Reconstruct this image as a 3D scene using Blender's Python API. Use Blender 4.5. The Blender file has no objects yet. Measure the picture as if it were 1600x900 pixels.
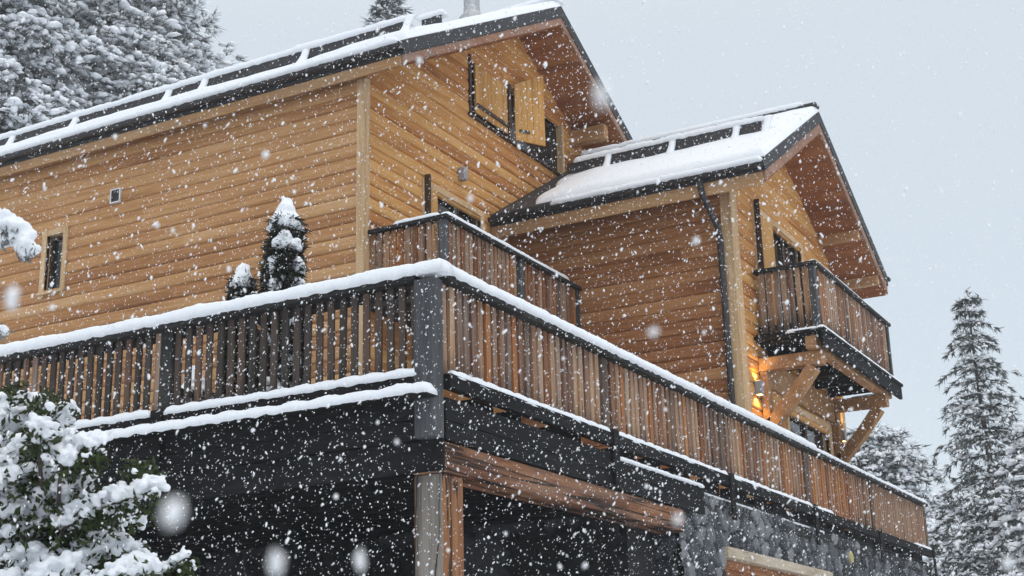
import bpy, math, random
import numpy as np
from mathutils import Matrix, Vector, noise as mnoise
from math import sin, cos, pi, radians, sqrt
random.seed(7)
S = bpy.context.scene
COL = S.collection

# ------------------------------------------------------------------ camera
CAM = Vector((-10.298, -6.296, -2.722))
R_ = Vector((0.4838, -0.8749, -0.0247)); U_ = Vector((-0.2418, -0.1610, 0.9569)); F_ = Vector((0.8411, 0.4570, 0.2894))
F_.normalize(); R_ = (R_ - F_ * R_.dot(F_)).normalized(); U_ = R_.cross(F_)
cd = bpy.data.cameras.new('camera'); cam = bpy.data.objects.new('camera', cd); COL.objects.link(cam)
M = Matrix((R_, U_, -F_)).transposed().to_4x4(); M.translation = CAM
cam.matrix_world = M
cd.sensor_width = 36.0; cd.lens = 36.0 * 2213.6 / 1600.0
cd.clip_start = 0.03; cd.clip_end = 3000
cd.dof.use_dof = True; cd.dof.focus_distance = 13.0; cd.dof.aperture_fstop = 7.5
S.camera = cam

def ray(px, py):                     # direction through a pixel of the 1600x900 photograph, unit depth
    return F_ + R_ * ((px - 800) / 2213.6) - U_ * ((py - 450) / 2213.6)
def fw(px, py, D): return CAM + ray(px, py) * D

# ------------------------------------------------------------------ world and sun
W = bpy.data.worlds.new('World'); S.world = W; W.use_nodes = True
nt = W.node_tree; nt.nodes.clear()
out = nt.nodes.new('ShaderNodeOutputWorld'); add = nt.nodes.new('ShaderNodeAddShader')
b1 = nt.nodes.new('ShaderNodeBackground'); b2 = nt.nodes.new('ShaderNodeBackground')
sky = nt.nodes.new('ShaderNodeTexSky'); sky.sky_type = 'NISHITA'; sky.sun_disc = False
SUN_EL, SUN_AZ = radians(42), radians(215)
sky.sun_elevation = SUN_EL; sky.sun_rotation = SUN_AZ
b1.inputs[1].default_value = 0.05
nt.links.new(sky.outputs[0], b1.inputs[0])
tc = nt.nodes.new('ShaderNodeTexCoord'); sx = nt.nodes.new('ShaderNodeSeparateXYZ'); rp = nt.nodes.new('ShaderNodeValToRGB')
nt.links.new(tc.outputs['Generated'], sx.inputs[0]); nt.links.new(sx.outputs['Z'], rp.inputs[0])
e = rp.color_ramp.elements
e[0].position = 0.0; e[0].color = (0.50, 0.535, 0.55, 1)
e[1].position = 0.45; e[1].color = (0.605, 0.645, 0.655, 1)
rp.color_ramp.elements.new(0.2).color = (0.545, 0.585, 0.595, 1)
rp.color_ramp.elements.new(1.0).color = (1.22, 1.20, 1.15, 1)
nt.links.new(rp.outputs[0], b2.inputs[0]); b2.inputs[1].default_value = 1.0
nt.links.new(b1.outputs[0], add.inputs[0]); nt.links.new(b2.outputs[0], add.inputs[1])
nt.links.new(add.outputs[0], out.inputs[0])
sd = bpy.data.lights.new('sun', 'SUN'); so = bpy.data.objects.new('sun', sd); COL.objects.link(so)
sd.energy = 0.8; sd.angle = radians(28); sd.color = (1.0, 0.96, 0.9)
sdir = Vector((-0.40, -0.60, 1.15)).normalized()
so.rotation_euler = sdir.to_track_quat('Z', 'Y').to_euler()
sky.sun_elevation = math.asin(sdir.z); sky.sun_rotation = math.atan2(sdir.x, sdir.y)
S.view_settings.view_transform = 'Standard'; S.view_settings.look = 'None'
S.view_settings.exposure = 0.0; S.view_settings.gamma = 1.0
S.render.engine = 'CYCLES'
S.cycles.use_denoising = True
S.cycles.max_bounces = 6; S.cycles.diffuse_bounces = 4; S.cycles.volume_bounces = 1

# ------------------------------------------------------------------ material helpers
def newmat(name):
    m = bpy.data.materials.new(name); m.use_nodes = True
    n = m.node_tree.nodes; return m, n, m.node_tree.links, n['Principled BSDF']
def mathn(n, l, op, a, b=None):
    q = n.new('ShaderNodeMath'); q.operation = op
    for i, v in enumerate((a, b)):
        if v is None: continue
        if isinstance(v, (int, float)): q.inputs[i].default_value = v
        else: l.new(v, q.inputs[i])
    return q.outputs[0]
def ramp(n, l, fac, stops):
    r = n.new('ShaderNodeValToRGB'); l.new(fac, r.inputs[0]); el = r.color_ramp.elements
    el[0].position = stops[0][0]; el[0].color = (*stops[0][1], 1)
    el[1].position = stops[-1][0]; el[1].color = (*stops[-1][1], 1)
    for p, c in stops[1:-1]: el.new(p).color = (*c, 1)
    return r.outputs[0]
def noise_tex(n, l, vec, scale, detail=5, rough=.6):
    t = n.new('ShaderNodeTexNoise'); t.inputs['Scale'].default_value = scale; t.inputs['Detail'].default_value = detail
    t.inputs['Roughness'].default_value = rough
    l.new(vec, t.inputs['Vector']); return t.outputs['Fac']
def mapping(n, l, vec, scale):
    m = n.new('ShaderNodeMapping'); m.inputs['Scale'].default_value = scale; l.new(vec, m.inputs['Vector']); return m.outputs[0]
def mixc(n, l, fac, a, b, mode='MIX'):
    q = n.new('ShaderNodeMix'); q.data_type = 'RGBA'; q.blend_type = mode
    if isinstance(fac, (int, float)): q.inputs[0].default_value = fac
    else: l.new(fac, q.inputs[0])
    for i, v in ((6, a), (7, b)):
        if isinstance(v, tuple): q.inputs[i].default_value = (*v, 1)
        else: l.new(v, q.inputs[i])
    return q.outputs[2]
def bump(n, l, h, bs, strength, dist=.01):
    b = n.new('ShaderNodeBump'); b.inputs['Strength'].default_value = strength; b.inputs['Distance'].default_value = dist
    l.new(h, b.inputs['Height']); l.new(b.outputs[0], bs.inputs['Normal'])

def wood(name, stops, grain=(1, 1, 1), rough=.75, board=None, rnd=False, grey=0.0, greycol=(.16, .15, .14), bmp=.4, wet=None, seed=0.0, crack=None, spec=.25):
    """grain: object-space scale, low along the fibre.  board: (axis, pitch, z0, length axis)."""
    m, n, l, bs = newmat(name)
    oc = n.new('ShaderNodeTexCoord').outputs['Object']
    vec = oc
    if rnd or seed:
        va = n.new('ShaderNodeVectorMath'); va.operation = 'ADD'; l.new(oc, va.inputs[0])
        if rnd:
            oi = n.new('ShaderNodeObjectInfo').outputs['Random']
            cb = n.new('ShaderNodeCombineXYZ'); 
            for i in range(3): l.new(mathn(n, l, 'MULTIPLY', oi, 37.0 + 11 * i), cb.inputs[i])
            l.new(cb.outputs[0], va.inputs[1])
        else: va.inputs[1].default_value = (seed, seed * 1.7, seed * .6)
        vec = va.outputs[0]
    g = noise_tex(n, l, mapping(n, l, vec, grain), 1.0, 7, .65)
    fine = noise_tex(n, l, mapping(n, l, vec, tuple(3.3 * q for q in grain)), 1.0, 3, .6)
    blot = noise_tex(n, l, mapping(n, l, vec, tuple(max(.4, q * .12) for q in grain)), 1.0, 3, .5)
    f = mathn(n, l, 'ADD', mathn(n, l, 'MULTIPLY', g, .45), mathn(n, l, 'MULTIPLY', blot, .35))
    f = mathn(n, l, 'ADD', f, mathn(n, l, 'MULTIPLY', fine, .2))
    f = mathn(n, l, 'ADD', mathn(n, l, 'MULTIPLY', mathn(n, l, 'SUBTRACT', f, .5), 1.9), .5)
    tone = None
    if board:
        ax, pitch, z0, la = board
        sp = n.new('ShaderNodeSeparateXYZ'); l.new(oc, sp.inputs[0])
        row = mathn(n, l, 'FLOOR', mathn(n, l, 'DIVIDE', mathn(n, l, 'SUBTRACT', sp.outputs[ax], z0), pitch))
        w1 = n.new('ShaderNodeTexWhiteNoise'); w1.noise_dimensions = '1D'; l.new(row, w1.inputs['W'])
        seg = mathn(n, l, 'FLOOR', mathn(n, l, 'ADD', mathn(n, l, 'DIVIDE', sp.outputs[la], 11.0), mathn(n, l, 'MULTIPLY', w1.outputs[0], 9.0)))
        w2 = n.new('ShaderNodeTexWhiteNoise'); w2.noise_dimensions = '2D'
        cb = n.new('ShaderNodeCombineXYZ'); l.new(row, cb.inputs[0]); l.new(seg, cb.inputs[1]); l.new(cb.outputs[0], w2.inputs['Vector'])
        tone = w2.outputs[0]
    elif rnd:
        tone = n.new('ShaderNodeObjectInfo').outputs['Random']
    if tone is not None:
        tw = .22 if board else .38; f = mathn(n, l, 'ADD', mathn(n, l, 'MULTIPLY', f, 1 - tw), mathn(n, l, 'MULTIPLY', tone, tw))
    c = ramp(n, l, f, stops)
    if grey:
        gm = noise_tex(n, l, mapping(n, l, vec, tuple(max(.5, q * .3) for q in grain)), 1.0, 5, .7)
        gm = ramp(n, l, gm, [(.42, (0, 0, 0)), (.68, (1, 1, 1))])
        c = mixc(n, l, mathn(n, l, 'MULTIPLY', gm, grey), c, greycol)
    if wet:                                            # rot and dirt at the foot of the boards: a stain with its own ragged edge
        z0, z1, col = wet
        sp = n.new('ShaderNodeSeparateXYZ'); l.new(oc, sp.inputs[0])
        t = mathn(n, l, 'ADD', mathn(n, l, 'DIVIDE', mathn(n, l, 'SUBTRACT', sp.outputs[2], z0), z1 - z0), mathn(n, l, 'MULTIPLY', mathn(n, l, 'SUBTRACT', g, .5), 1.6))
        t = ramp(n, l, t, [(.15, (1, 1, 1)), (.8, (0, 0, 0))])
        c = mixc(n, l, mathn(n, l, 'MULTIPLY', t, .8), c, col)
    hh = mathn(n, l, 'ADD', g, fine)
    if crack:                                          # open drying checks along the fibre
        ck = noise_tex(n, l, mapping(n, l, vec, crack), 1.0, 4, .55)
        ck = mathn(n, l, 'ABSOLUTE', mathn(n, l, 'SUBTRACT', ck, .5))
        ck = ramp(n, l, ck, [(.006, (1, 1, 1)), (.022, (0, 0, 0))])
        c = mixc(n, l, mathn(n, l, 'MULTIPLY', ck, .9), c, (.008, .006, .005))
        hh = mathn(n, l, 'SUBTRACT', hh, mathn(n, l, 'MULTIPLY', ck, 2.0))
    l.new(c, bs.inputs['Base Color']); bs.inputs['Roughness'].default_value = rough
    bs.inputs['Specular IOR Level'].default_value = spec
    bump(n, l, hh, bs, bmp, .006)
    return m

def plain(name, c, rough=.6, metal=0, var=.15, scale=8, spec=.4):
    m, n, l, bs = newmat(name)
    oc = n.new('ShaderNodeTexCoord').outputs['Object']
    f = noise_tex(n, l, oc, scale, 5)
    a = tuple(x * (1 - var) for x in c); b = tuple(min(1, x * (1 + var)) for x in c)
    l.new(ramp(n, l, f, [(.3, a), (.7, b)]), bs.inputs['Base Color'])
    bs.inputs['Roughness'].default_value = rough; bs.inputs['Metallic'].default_value = metal
    bs.inputs['Specular IOR Level'].default_value = spec
    return m

PITCH = 0.207
HONEY = [(.18, (.185, .072, .026)), (.38, (.36, .165, .064)), (.60, (.51, .28, .122)), (.85, (.59, .38, .20))]
AMBER = [(.2, (.20, .07, .022)), (.38, (.43, .175, .05)), (.58, (.60, .31, .10)), (.85, (.68, .42, .18))]
MT = {}
MT['side'] = wood('bleached_log_siding', HONEY, (9, .8, 24), board=(2, PITCH, 0, 1))
MT['gable'] = wood('amber_log_siding', AMBER, (.8, 9, 24), board=(2, PITCH, 0, 0))
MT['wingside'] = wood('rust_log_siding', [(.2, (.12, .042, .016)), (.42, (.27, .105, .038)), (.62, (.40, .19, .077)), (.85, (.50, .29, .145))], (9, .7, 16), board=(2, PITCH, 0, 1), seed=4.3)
MT['trim'] = wood('pale_larch_trim', [(.2, (.36, .22, .11)), (.5, (.57, .385, .215)), (.8, (.68, .50, .32))], (14, 14, 1.2))
MT['fascia'] = wood('larch_fascia', [(.2, (.26, .13, .055)), (.5, (.42, .23, .10)), (.8, (.52, .33, .17))], (12, 1.0, 14), grey=.3, greycol=(.30, .24, .20))
MT['soffit'] = wood('red_brown_soffit', [(.2, (.14, .048, .018)), (.5, (.265, .10, .036)), (.8, (.37, .16, .06))], (6, .9, 6), board=(0, .14, 0, 1))
MT['rake'] = wood('weathered_barge_board', [(.2, (.17, .08, .045)), (.5, (.28, .14, .085)), (.8, (.36, .22, .15))], (2, 12, 14), grey=.5, greycol=(.27, .22, .20))
MT['shutter'] = wood('yellow_larch_shutter', [(.2, (.30, .13, .036)), (.5, (.53, .275, .082)), (.8, (.62, .37, .14))], (14, 14, 1.0))
MT['beam'] = wood('cracked_brown_beam', [(.30, (.03, .013, .008)), (.42, (.135, .05, .022)), (.58, (.25, .11, .05)), (.8, (.34, .20, .115))], (.8, 8, 15), grey=.6, greycol=(.19, .16, .135), bmp=.9, crack=(.16, 1.3, 6.0))
MT['brace'] = wood('larch_brace', [(.2, (.17, .075, .03)), (.5, (.33, .17, .072)), (.8, (.45, .27, .14))], (3, 5, 5))
MT['column'] = wood('split_oak_column', [(.28, (.04, .016, .008)), (.42, (.19, .07, .024)), (.64, (.32, .14, .05)), (.85, (.40, .24, .12))], (15, 15, .7), grey=.25, bmp=.9, crack=(5, 5, .3))
MT['columngrey'] = wood('silver_weathered_face', [(.28, (.06, .05, .042)), (.5, (.19, .168, .148)), (.8, (.31, .285, .255))], (16, 16, .6), bmp=.8, crack=(7, 5, .35))
MT['black'] = wood('black_weathered_wood', [(.2, (.0045, .0045, .005)), (.5, (.009, .009, .010)), (.8, (.021, .020, .020))], (2, 2, 14), bmp=.5, spec=.12)
MT['greypost'] = wood('grey_weathered_post', [(.2, (.025, .026, .028)), (.5, (.064, .066, .071)), (.8, (.125, .127, .132))], (16, 16, 1.2))
MT['rail'] = wood('dark_handrail', [(.2, (.009, .009, .009)), (.5, (.022, .021, .021)), (.8, (.06, .054, .05))], (3, 3, 14))
MT['bal_dark'] = wood('dark_baluster', [(.2, (.014, .011, .009)), (.45, (.044, .033, .027)), (.65, (.085, .054, .040)), (.85, (.16, .078, .045))], (20, 20, 1.4), rnd=True, grey=.5, greycol=(.075, .07, .066), wet=(-.5, -.1, (.015, .013, .013)))
MT['bal_brown'] = wood('rusty_brown_baluster', [(.22, (.035, .015, .009)), (.40, (.16, .068, .032)), (.60, (.31, .165, .083)), (.85, (.52, .37, .25))], (34, 34, .9), rnd=True, grey=.75, greycol=(.27, .235, .21), wet=(-.52, -.05, (.022, .016, .014)))
MT['bal_orange'] = wood('orange_baluster', [(.22, (.08, .028, .011)), (.42, (.24, .085, .027)), (.62, (.345, .14, .044)), (.85, (.44, .23, .10))], (26, 26, .9), rnd=True, grey=.35, greycol=(.20, .15, .12), wet=(-.55, -.3, (.03, .02, .016)))
MT['metal'] = plain('dark_zinc', (.045, .043, .045), .5, .3)
MT['tile'] = plain('dark_roof_tile', (.035, .035, .038), .7, 0, .3, 20)
MT['dark'] = plain('dark_interior', (.012, .011, .011), .8)
MT['frame_dark'] = plain('dark_window_frame', (.05, .025, .015), .6)
MT['post'] = wood('brown_grey_post', [(.2, (.03, .02, .015)), (.5, (.085, .058, .043)), (.8, (.17, .12, .09))], (22, 22, 1.2))
MT['pane'] = plain('dark_window_glass', (.012, .014, .016), .08, 0, .1, 2, .5)
MT['lampgrey'] = plain('grey_lamp_metal', (.30, .31, .33), .45, .2)
MT['steel'] = plain('chimney_steel', (.42, .43, .45), .4, .6)
MT['pot'] = plain('grey_planter', (.10, .095, .09), .8)
MT['bark'] = plain('dark_bark', (.07, .055, .045), .9, 0, .4, 12)
MT['white'] = plain('white_plastic', (.72, .72, .72), .5, 0, .05)
MT['lichen'] = plain('yellow_disc', (.40, .36, .16), .7)
MT['lintel'] = wood('pale_lintel', [(.25, (.17, .13, .09)), (.5, (.42, .35, .26)), (.8, (.55, .49, .40))], (1.2, 10, 18))
MT['door'] = wood('chestnut_garage_door', [(.25, (.10, .035, .015)), (.5, (.30, .12, .045)), (.8, (.44, .22, .10))], (1.2, 10, 10))
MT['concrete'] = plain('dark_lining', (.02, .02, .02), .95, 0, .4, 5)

def snowmat(name, c=(.84, .87, .91), sc=30, b=.5):
    m, n, l, bs = newmat(name)
    oc = n.new('ShaderNodeTexCoord').outputs['Object']
    f = noise_tex(n, l, oc, sc, 6, .7)
    a = tuple(x * .96 for x in c)
    l.new(ramp(n, l, f, [(.3, a), (.7, c)]), bs.inputs['Base Color'])
    bs.inputs['Roughness'].default_value = .7; bs.inputs['Specular IOR Level'].default_value = .2
    bump(n, l, f, bs, b, .02)
    return m
MT['snow'] = snowmat('fresh_snow')
MT['flake'] = plain('snowflake_white', (.80, .81, .83), .7, 0, .02, 5, .1)
def leafmat(name, a, b, sc=3):
    m, n, l, bs = newmat(name)
    oc = n.new('ShaderNodeTexCoord').outputs['Object']
    f = noise_tex(n, l, oc, sc, 4, .7)
    l.new(ramp(n, l, f, [(.32, a), (.68, b)]), bs.inputs['Base Color'])
    bs.inputs['Roughness'].default_value = .6; bs.inputs['Specular IOR Level'].default_value = .25
    return m
MT['needle'] = leafmat('hazed_spruce_needles', (.05, .06, .056), (.15, .165, .155), 4)  # greyed and lightened: the haze of distance is mixed into the needle colour
MT['needle2'] = leafmat('hazed_pine_needles', (.075, .083, .08), (.22, .23, .225), 5)  # paler still, aerial haze over the far pines painted into the colour
MT['leaf'] = leafmat('laurel_leaf', (.008, .016, .005), (.05, .07, .018), 14)
MT['thuja'] = leafmat('dark_thuja', (.012, .016, .012), (.045, .045, .035), 9)

def stonemat(name, dark=1.0):
    m, n, l, bs = newmat(name)
    at = n.new('ShaderNodeAttribute'); at.attribute_name = 'tone'
    oc = n.new('ShaderNodeTexCoord').outputs['Object']
    f = noise_tex(n, l, oc, 26, 8, .78)
    k = mathn(n, l, 'ADD', mathn(n, l, 'MULTIPLY', at.outputs['Fac'], .65), mathn(n, l, 'MULTIPLY', f, .45))
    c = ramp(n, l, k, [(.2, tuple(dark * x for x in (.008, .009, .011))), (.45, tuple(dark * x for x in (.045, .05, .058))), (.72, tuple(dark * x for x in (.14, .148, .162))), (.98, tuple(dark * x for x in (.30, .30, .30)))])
    if dark == 1.0:                                    # frost and blown snow caught on the rough faces
        fl = noise_tex(n, l, oc, 48, 5, .8); c = mixc(n, l, ramp(n, l, fl, [(.56, (0, 0, 0)), (.66, (.8, .8, .8))]), c, (.42, .44, .47))
    l.new(c, bs.inputs['Base Color']); bs.inputs['Roughness'].default_value = .85
    bump(n, l, f, bs, .8, .02)
    return m
MT['stone'] = stonemat('dark_rubble_stone')
MT['stonedark'] = stonemat('shade_darkened_boulder_stone', .35)  # same stone darkened: the shade under the deck is put into its colour

# ------------------------------------------------------------------ object helpers
ORG = {}
def prop(o, label=None, cat=None, group=None, kind=None):
    if label: o['label'] = label
    if cat: o['category'] = cat
    if group: o['group'] = group
    if kind: o['kind'] = kind
    return o
def thing(name, label, cat, loc=(0, 0, 0), group=None):
    o = bpy.data.objects.new(name, None); COL.objects.link(o); o.location = loc; o.empty_display_size = .2
    ORG[o.name] = Vector(loc); return prop(o, label, cat, group)
def link(name, mesh, parent=None, loc=(0, 0, 0)):
    o = bpy.data.objects.new(name, mesh); COL.objects.link(o); loc = Vector(loc); ORG[o.name] = loc
    if parent: o.parent = parent; o.location = loc - ORG[parent.name]
    else: o.location = loc
    return o

class MB:
    def __init__(s): s.v = []; s.f = []
    def add(s, vs, fs):
        k = len(s.v); s.v += [tuple(v) for v in vs]; s.f += [tuple(i + k for i in f) for f in fs]; return s
    def box(s, x0, x1, y0, y1, z0, z1):
        return s.add([(x0, y0, z0), (x1, y0, z0), (x1, y1, z0), (x0, y1, z0), (x0, y0, z1), (x1, y0, z1), (x1, y1, z1), (x0, y1, z1)],
                     [(0, 3, 2, 1), (4, 5, 6, 7), (0, 1, 5, 4), (1, 2, 6, 5), (2, 3, 7, 6), (3, 0, 4, 7)])
    def bar(s, a, b, w, h, up=(0, 0, 1)):            # rectangular timber from a to b
        a, b = Vector(a), Vector(b); d = (b - a).normalized(); sd = d.cross(Vector(up)).normalized(); u = sd.cross(d)
        vs = [p + sd * (i * w / 2) + u * (j * h / 2) for p in (a, b) for i, j in ((-1, -1), (1, -1), (1, 1), (-1, 1))]
        return s.add(vs, [(3, 2, 1, 0), (4, 5, 6, 7), (0, 1, 5, 4), (1, 2, 6, 5), (2, 3, 7, 6), (3, 0, 4, 7)])
    def prism(s, poly, axis, a, b):                  # polygon of (x,z) extruded along y, or (y,z) along x, or (x,y) along z
        n = len(poly)
        def P(p, t): return (p[0], t, p[1]) if axis == 'y' else (t, p[0], p[1]) if axis == 'x' else (p[0], p[1], t)
        vs = [P(p, a) for p in poly] + [P(p, b) for p in poly]
        fs = [tuple(range(n)), tuple(range(2 * n - 1, n - 1, -1))] + [(i, i + n, (i + 1) % n + n, (i + 1) % n) for i in range(n)]
        return s.add(vs, fs)
    def tube(s, pts, rad, n=10, cap=True):
        pts = [Vector(p) for p in pts]; rings = []; k0 = len(s.v); ref = Vector((0, 0, 1))
        for i, p in enumerate(pts):
            d = (pts[min(i + 1, len(pts) - 1)] - pts[max(i - 1, 0)]).normalized()
            rr = ref if abs(d.z) < .9 else Vector((1, 0, 0))
            a = d.cross(rr).normalized(); b = a.cross(d); r = rad[i] if hasattr(rad, '__len__') else rad
            for j in range(n):
                t = 2 * pi * j / n; s.v.append(tuple(p + a * (r * cos(t)) + b * (r * sin(t))))
        for i in range(len(pts) - 1):
            for j in range(n):
                s.f.append((k0 + i * n + j, k0 + i * n + (j + 1) % n, k0 + (i + 1) * n + (j + 1) % n, k0 + (i + 1) * n + j))
        if cap:
            s.f.append(tuple(k0 + j for j in range(n - 1, -1, -1))); s.f.append(tuple(k0 + (len(pts) - 1) * n + j for j in range(n)))
        return s
    def lathe(s, c, prof, n=20):
        k0 = len(s.v)
        for r, z in prof:
            for j in range(n):
                t = 2 * pi * j / n; s.v.append((c[0] + r * cos(t), c[1] + r * sin(t), c[2] + z))
        for i in range(len(prof) - 1):
            for j in range(n): s.f.append((k0 + i * n + j, k0 + i * n + (j + 1) % n, k0 + (i + 1) * n + (j + 1) % n, k0 + (i + 1) * n + j))
        s.f.append(tuple(k0 + j for j in range(n - 1, -1, -1))); s.f.append(tuple(k0 + (len(prof) - 1) * n + j for j in range(n)))
        return s
    def mesh(s, name, mat, smooth=False):
        me = bpy.data.meshes.new(name); me.from_pydata(s.v, [], s.f); me.update()
        if mat: me.materials.append(MT[mat] if isinstance(mat, str) else mat)
        if smooth: me.polygons.foreach_set('use_smooth', [True] * len(me.polygons))
        return me
    def build(s, name, mat, parent=None, bev=0, smooth=False, loc=(0, 0, 0)):
        o = link(name, s.mesh(name, mat, smooth), parent, loc)
        if bev:
            b = o.modifiers.new('bevel', 'BEVEL'); b.width = bev; b.segments = 2; b.limit_method = 'ANGLE'
        return o
def npmesh(name, V, Fa, mat, smooth=False):            # V (n,3), Fa (m,k) arrays
    V = np.asarray(V, dtype=np.float32); Fa = np.asarray(Fa, dtype=np.int32)
    me = bpy.data.meshes.new(name); k = Fa.shape[1]
    me.vertices.add(len(V)); me.vertices.foreach_set('co', V.ravel())
    me.loops.add(Fa.size); me.loops.foreach_set('vertex_index', Fa.ravel())
    me.polygons.add(len(Fa)); me.polygons.foreach_set('loop_start', np.arange(0, Fa.size, k, dtype=np.int32))
    me.update(calc_edges=True); me.validate()
    if smooth: me.polygons.foreach_set('use_smooth', [True] * len(me.polygons))
    me.materials.append(MT[mat]); return me
def nz(x, y=0.0, z=0.0): return mnoise.noise(Vector((x, y, z)))

def snow_strip(a, b, w, h, seed=0, wob=.3, step=.035, scallop=0, taper=True, drop=.02, endh=.35):
    """a ridge of settled snow from a to b, w wide, h high: rounded, lumpy, slightly overhanging."""
    a, b = Vector(a), Vector(b); L = (b - a).length; d = (b - a) / L; sd = d.cross(Vector((0, 0, 1))).normalized()
    n = max(6, int(L / step)); K = 9; V = []; Fc = []
    for i in range(n + 1):
        t = i / n * L; p = a + d * t
        hh = h * (1 + wob * (nz(t * .9, seed + 9) * .9 + nz(t * 2.3, seed) * .8 + nz(t * 8, seed + 3) * .7 + nz(t * 22, seed + 7) * .4))
        if scallop: hh *= 1 + .22 * abs(sin(pi * t / scallop + seed)) - .12
        if taper: 
            e_ = min(t, L - t) / (h * 1.1); hh *= endh + (1 - endh) * sqrt(max(0, 1 - (1 - min(1, e_)) ** 2))
        ww = w * (1 + wob * .25 * nz(t * 5, seed + 11)); off = w * .06 * nz(t * 3.1, seed + 17)
        for j in range(K):
            th = pi * j / (K - 1); c, s_ = cos(th), sin(th)
            x = -c * ww / 2 + off; z = hh * (s_ ** .55) 
            if j in (0, K - 1): z = -drop * (1 + nz(t * 9, seed + 20 + j)); x *= 1.0
            V.append(p + sd * x + Vector((0, 0, z + .007 * nz(t * 26, j * 1.7, seed))))
    for i in range(n):
        for j in range(K - 1): Fc.append((i * K + j, i * K + j + 1, (i + 1) * K + j + 1, (i + 1) * K + j))
        Fc.append((i * K + K - 1, i * K, (i + 1) * K, (i + 1) * K + K - 1))
    Fc.append(tuple(range(K - 1, -1, -1))); Fc.append(tuple(n * K + j for j in range(K)))
    return MB().add(V, Fc)

# ------------------------------------------------------------------ ground
def hgt(x, y):
    def sm(a, b, t): t = min(1, max(0, (t - a) / (b - a))); return t * t * (3 - 2 * t)
    h = -4.3 + 1.2 * sm(-9, -1, x)
    inside = sm(5.6, 7.2, x) * sm(.8, 2.4, y)
    h = h + (-.35 - h) * inside * (1 - sm(30, 60, math.hypot(x, y)) * .0)
    h += 5.0 * math.exp(-(((x - 66) / 22) ** 2 + ((y - 9) / 18) ** 2)) + 3.2 * sm(22, 60, y) + 3 * sm(90, 300, math.hypot(x, y))
    if math.hypot(x - 10, y - 2) > 24: h += .35 * nz(x * .12, y * .12)
    return h
def build_ground():
    g = [0.0]
    st = .5
    while g[-1] < 900: g.append(g[-1] + st); st *= 1.055 if g[-1] > 14 else 1.0
    ax = [-q for q in g[:0:-1]] + g; n = len(ax); V = []; Fc = []
    for i in range(n):
        for j in range(n):
            x, y = ax[i] + 4, ax[j] + 2; V.append((x, y, hgt(x, y)))
    for i in range(n - 1):
        for j in range(n - 1): Fc.append((i * n + j, (i + 1) * n + j, (i + 1) * n + j + 1, i * n + j + 1))
    o = link('snowy_ground', npmesh('snowy_ground', V, Fc, 'snow', True)); prop(o, kind='structure')
build_ground()

# ------------------------------------------------------------------ chalet
AX, BY = 6.0, 5.04                     # main house corner
CX, DY = 10.44, 0.93                   # wing corner
CXR = 15.98
XE, ZE, XK, ZK, XR, ZR, YR = 5.68, 6.91, 11.04, 9.90, 16.9, 6.85, 4.10    # main roof: eave, ridge, right eave, rake plane
WXE, WZE, WXK, WZK, WXR, WZR, WYR = 9.77, 5.56, 13.20, 7.62, 17.12, 5.53, .05
YB = 17.5
def roof_z(x): return ZE + (x - XE) * (ZK - ZE) / (XK - XE) if x < XK else ZK + (x - XK) * (ZR - ZK) / (XR - XK)
def wing_z(x): return WZE + (x - WXE) * (WZK - WZE) / (WXK - WXE) if x < WXK else WZK + (x - WXK) * (WZR - WZK) / (WXR - WXK)

chalet = thing('chalet', 'two-storey timber chalet with honey log siding, snowy gabled roofs and slatted balconies', 'chalet', (AX, BY, -.1))

def siding(plane, u0, u1, z0, z1, outw, openings=(), top=None, seg=8):
    """half-log courses on a vertical plane. plane ('x',c) or ('y',c); outw = outward sign; top(u)->z limit for gables"""
    mb = MB(); ax, c = plane; k0 = math.floor(z0 / PITCH)
    z = k0 * PITCH
    while z < z1:
        zm = z + PITCH / 2
        spans = [(u0, u1)]
        if top:
            us = np.linspace(u0, u1, 400); ok = [u for u in us if top(u) > z + .02]
            if not ok: z += PITCH; continue
            spans = [(ok[0], ok[-1])]
        for (a, b, za, zb) in openings:
            if za - .02 < zm < zb + .02:
                ns = []
                for (s0, s1) in spans:
                    if b <= s0 or a >= s1: ns.append((s0, s1)); continue
                    if a > s0: ns.append((s0, a))
                    if b < s1: ns.append((b, s1))
                spans = ns
        for (s0, s1) in spans:
            if s1 - s0 < .01: continue
            nL = max(1, int((s1 - s0) / .5)); V = []; Fc = []
            prof = []
            for j in range(seg + 1):
                t = j / seg; q = 2 * t - 1
                q = math.copysign(abs(q) ** .6, q); t = (q + 1) / 2; prof.append((.028 * (1 - abs(q) ** 5) ** .7 * (1.15 - .3 * t), z + t * PITCH))
            prof = [(-.03, z)] + prof + [(-.03, z + PITCH)]
            K = len(prof)
            for i in range(nL + 1):
                u = s0 + (s1 - s0) * i / nL
                for (d, zz) in prof:
                    dd = d + .004 * nz(u * 1.3, zz * 5)
                    zz2 = zz + .006 * nz(u * .9, zz * 3.1 + 5)
                    V.append((c + outw * dd, u, zz2) if ax == 'x' else (u, c + outw * dd, zz2))
            for i in range(nL):
                for j in range(K - 1): Fc.append((i * K + j, i * K + j + 1, (i + 1) * K + j + 1, (i + 1) * K + j))
            Fc.append(tuple(range(K))); Fc.append(tuple(nL * K + j for j in range(K - 1, -1, -1)))
            mb.add(V, Fc)
        z += PITCH
    return mb

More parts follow.
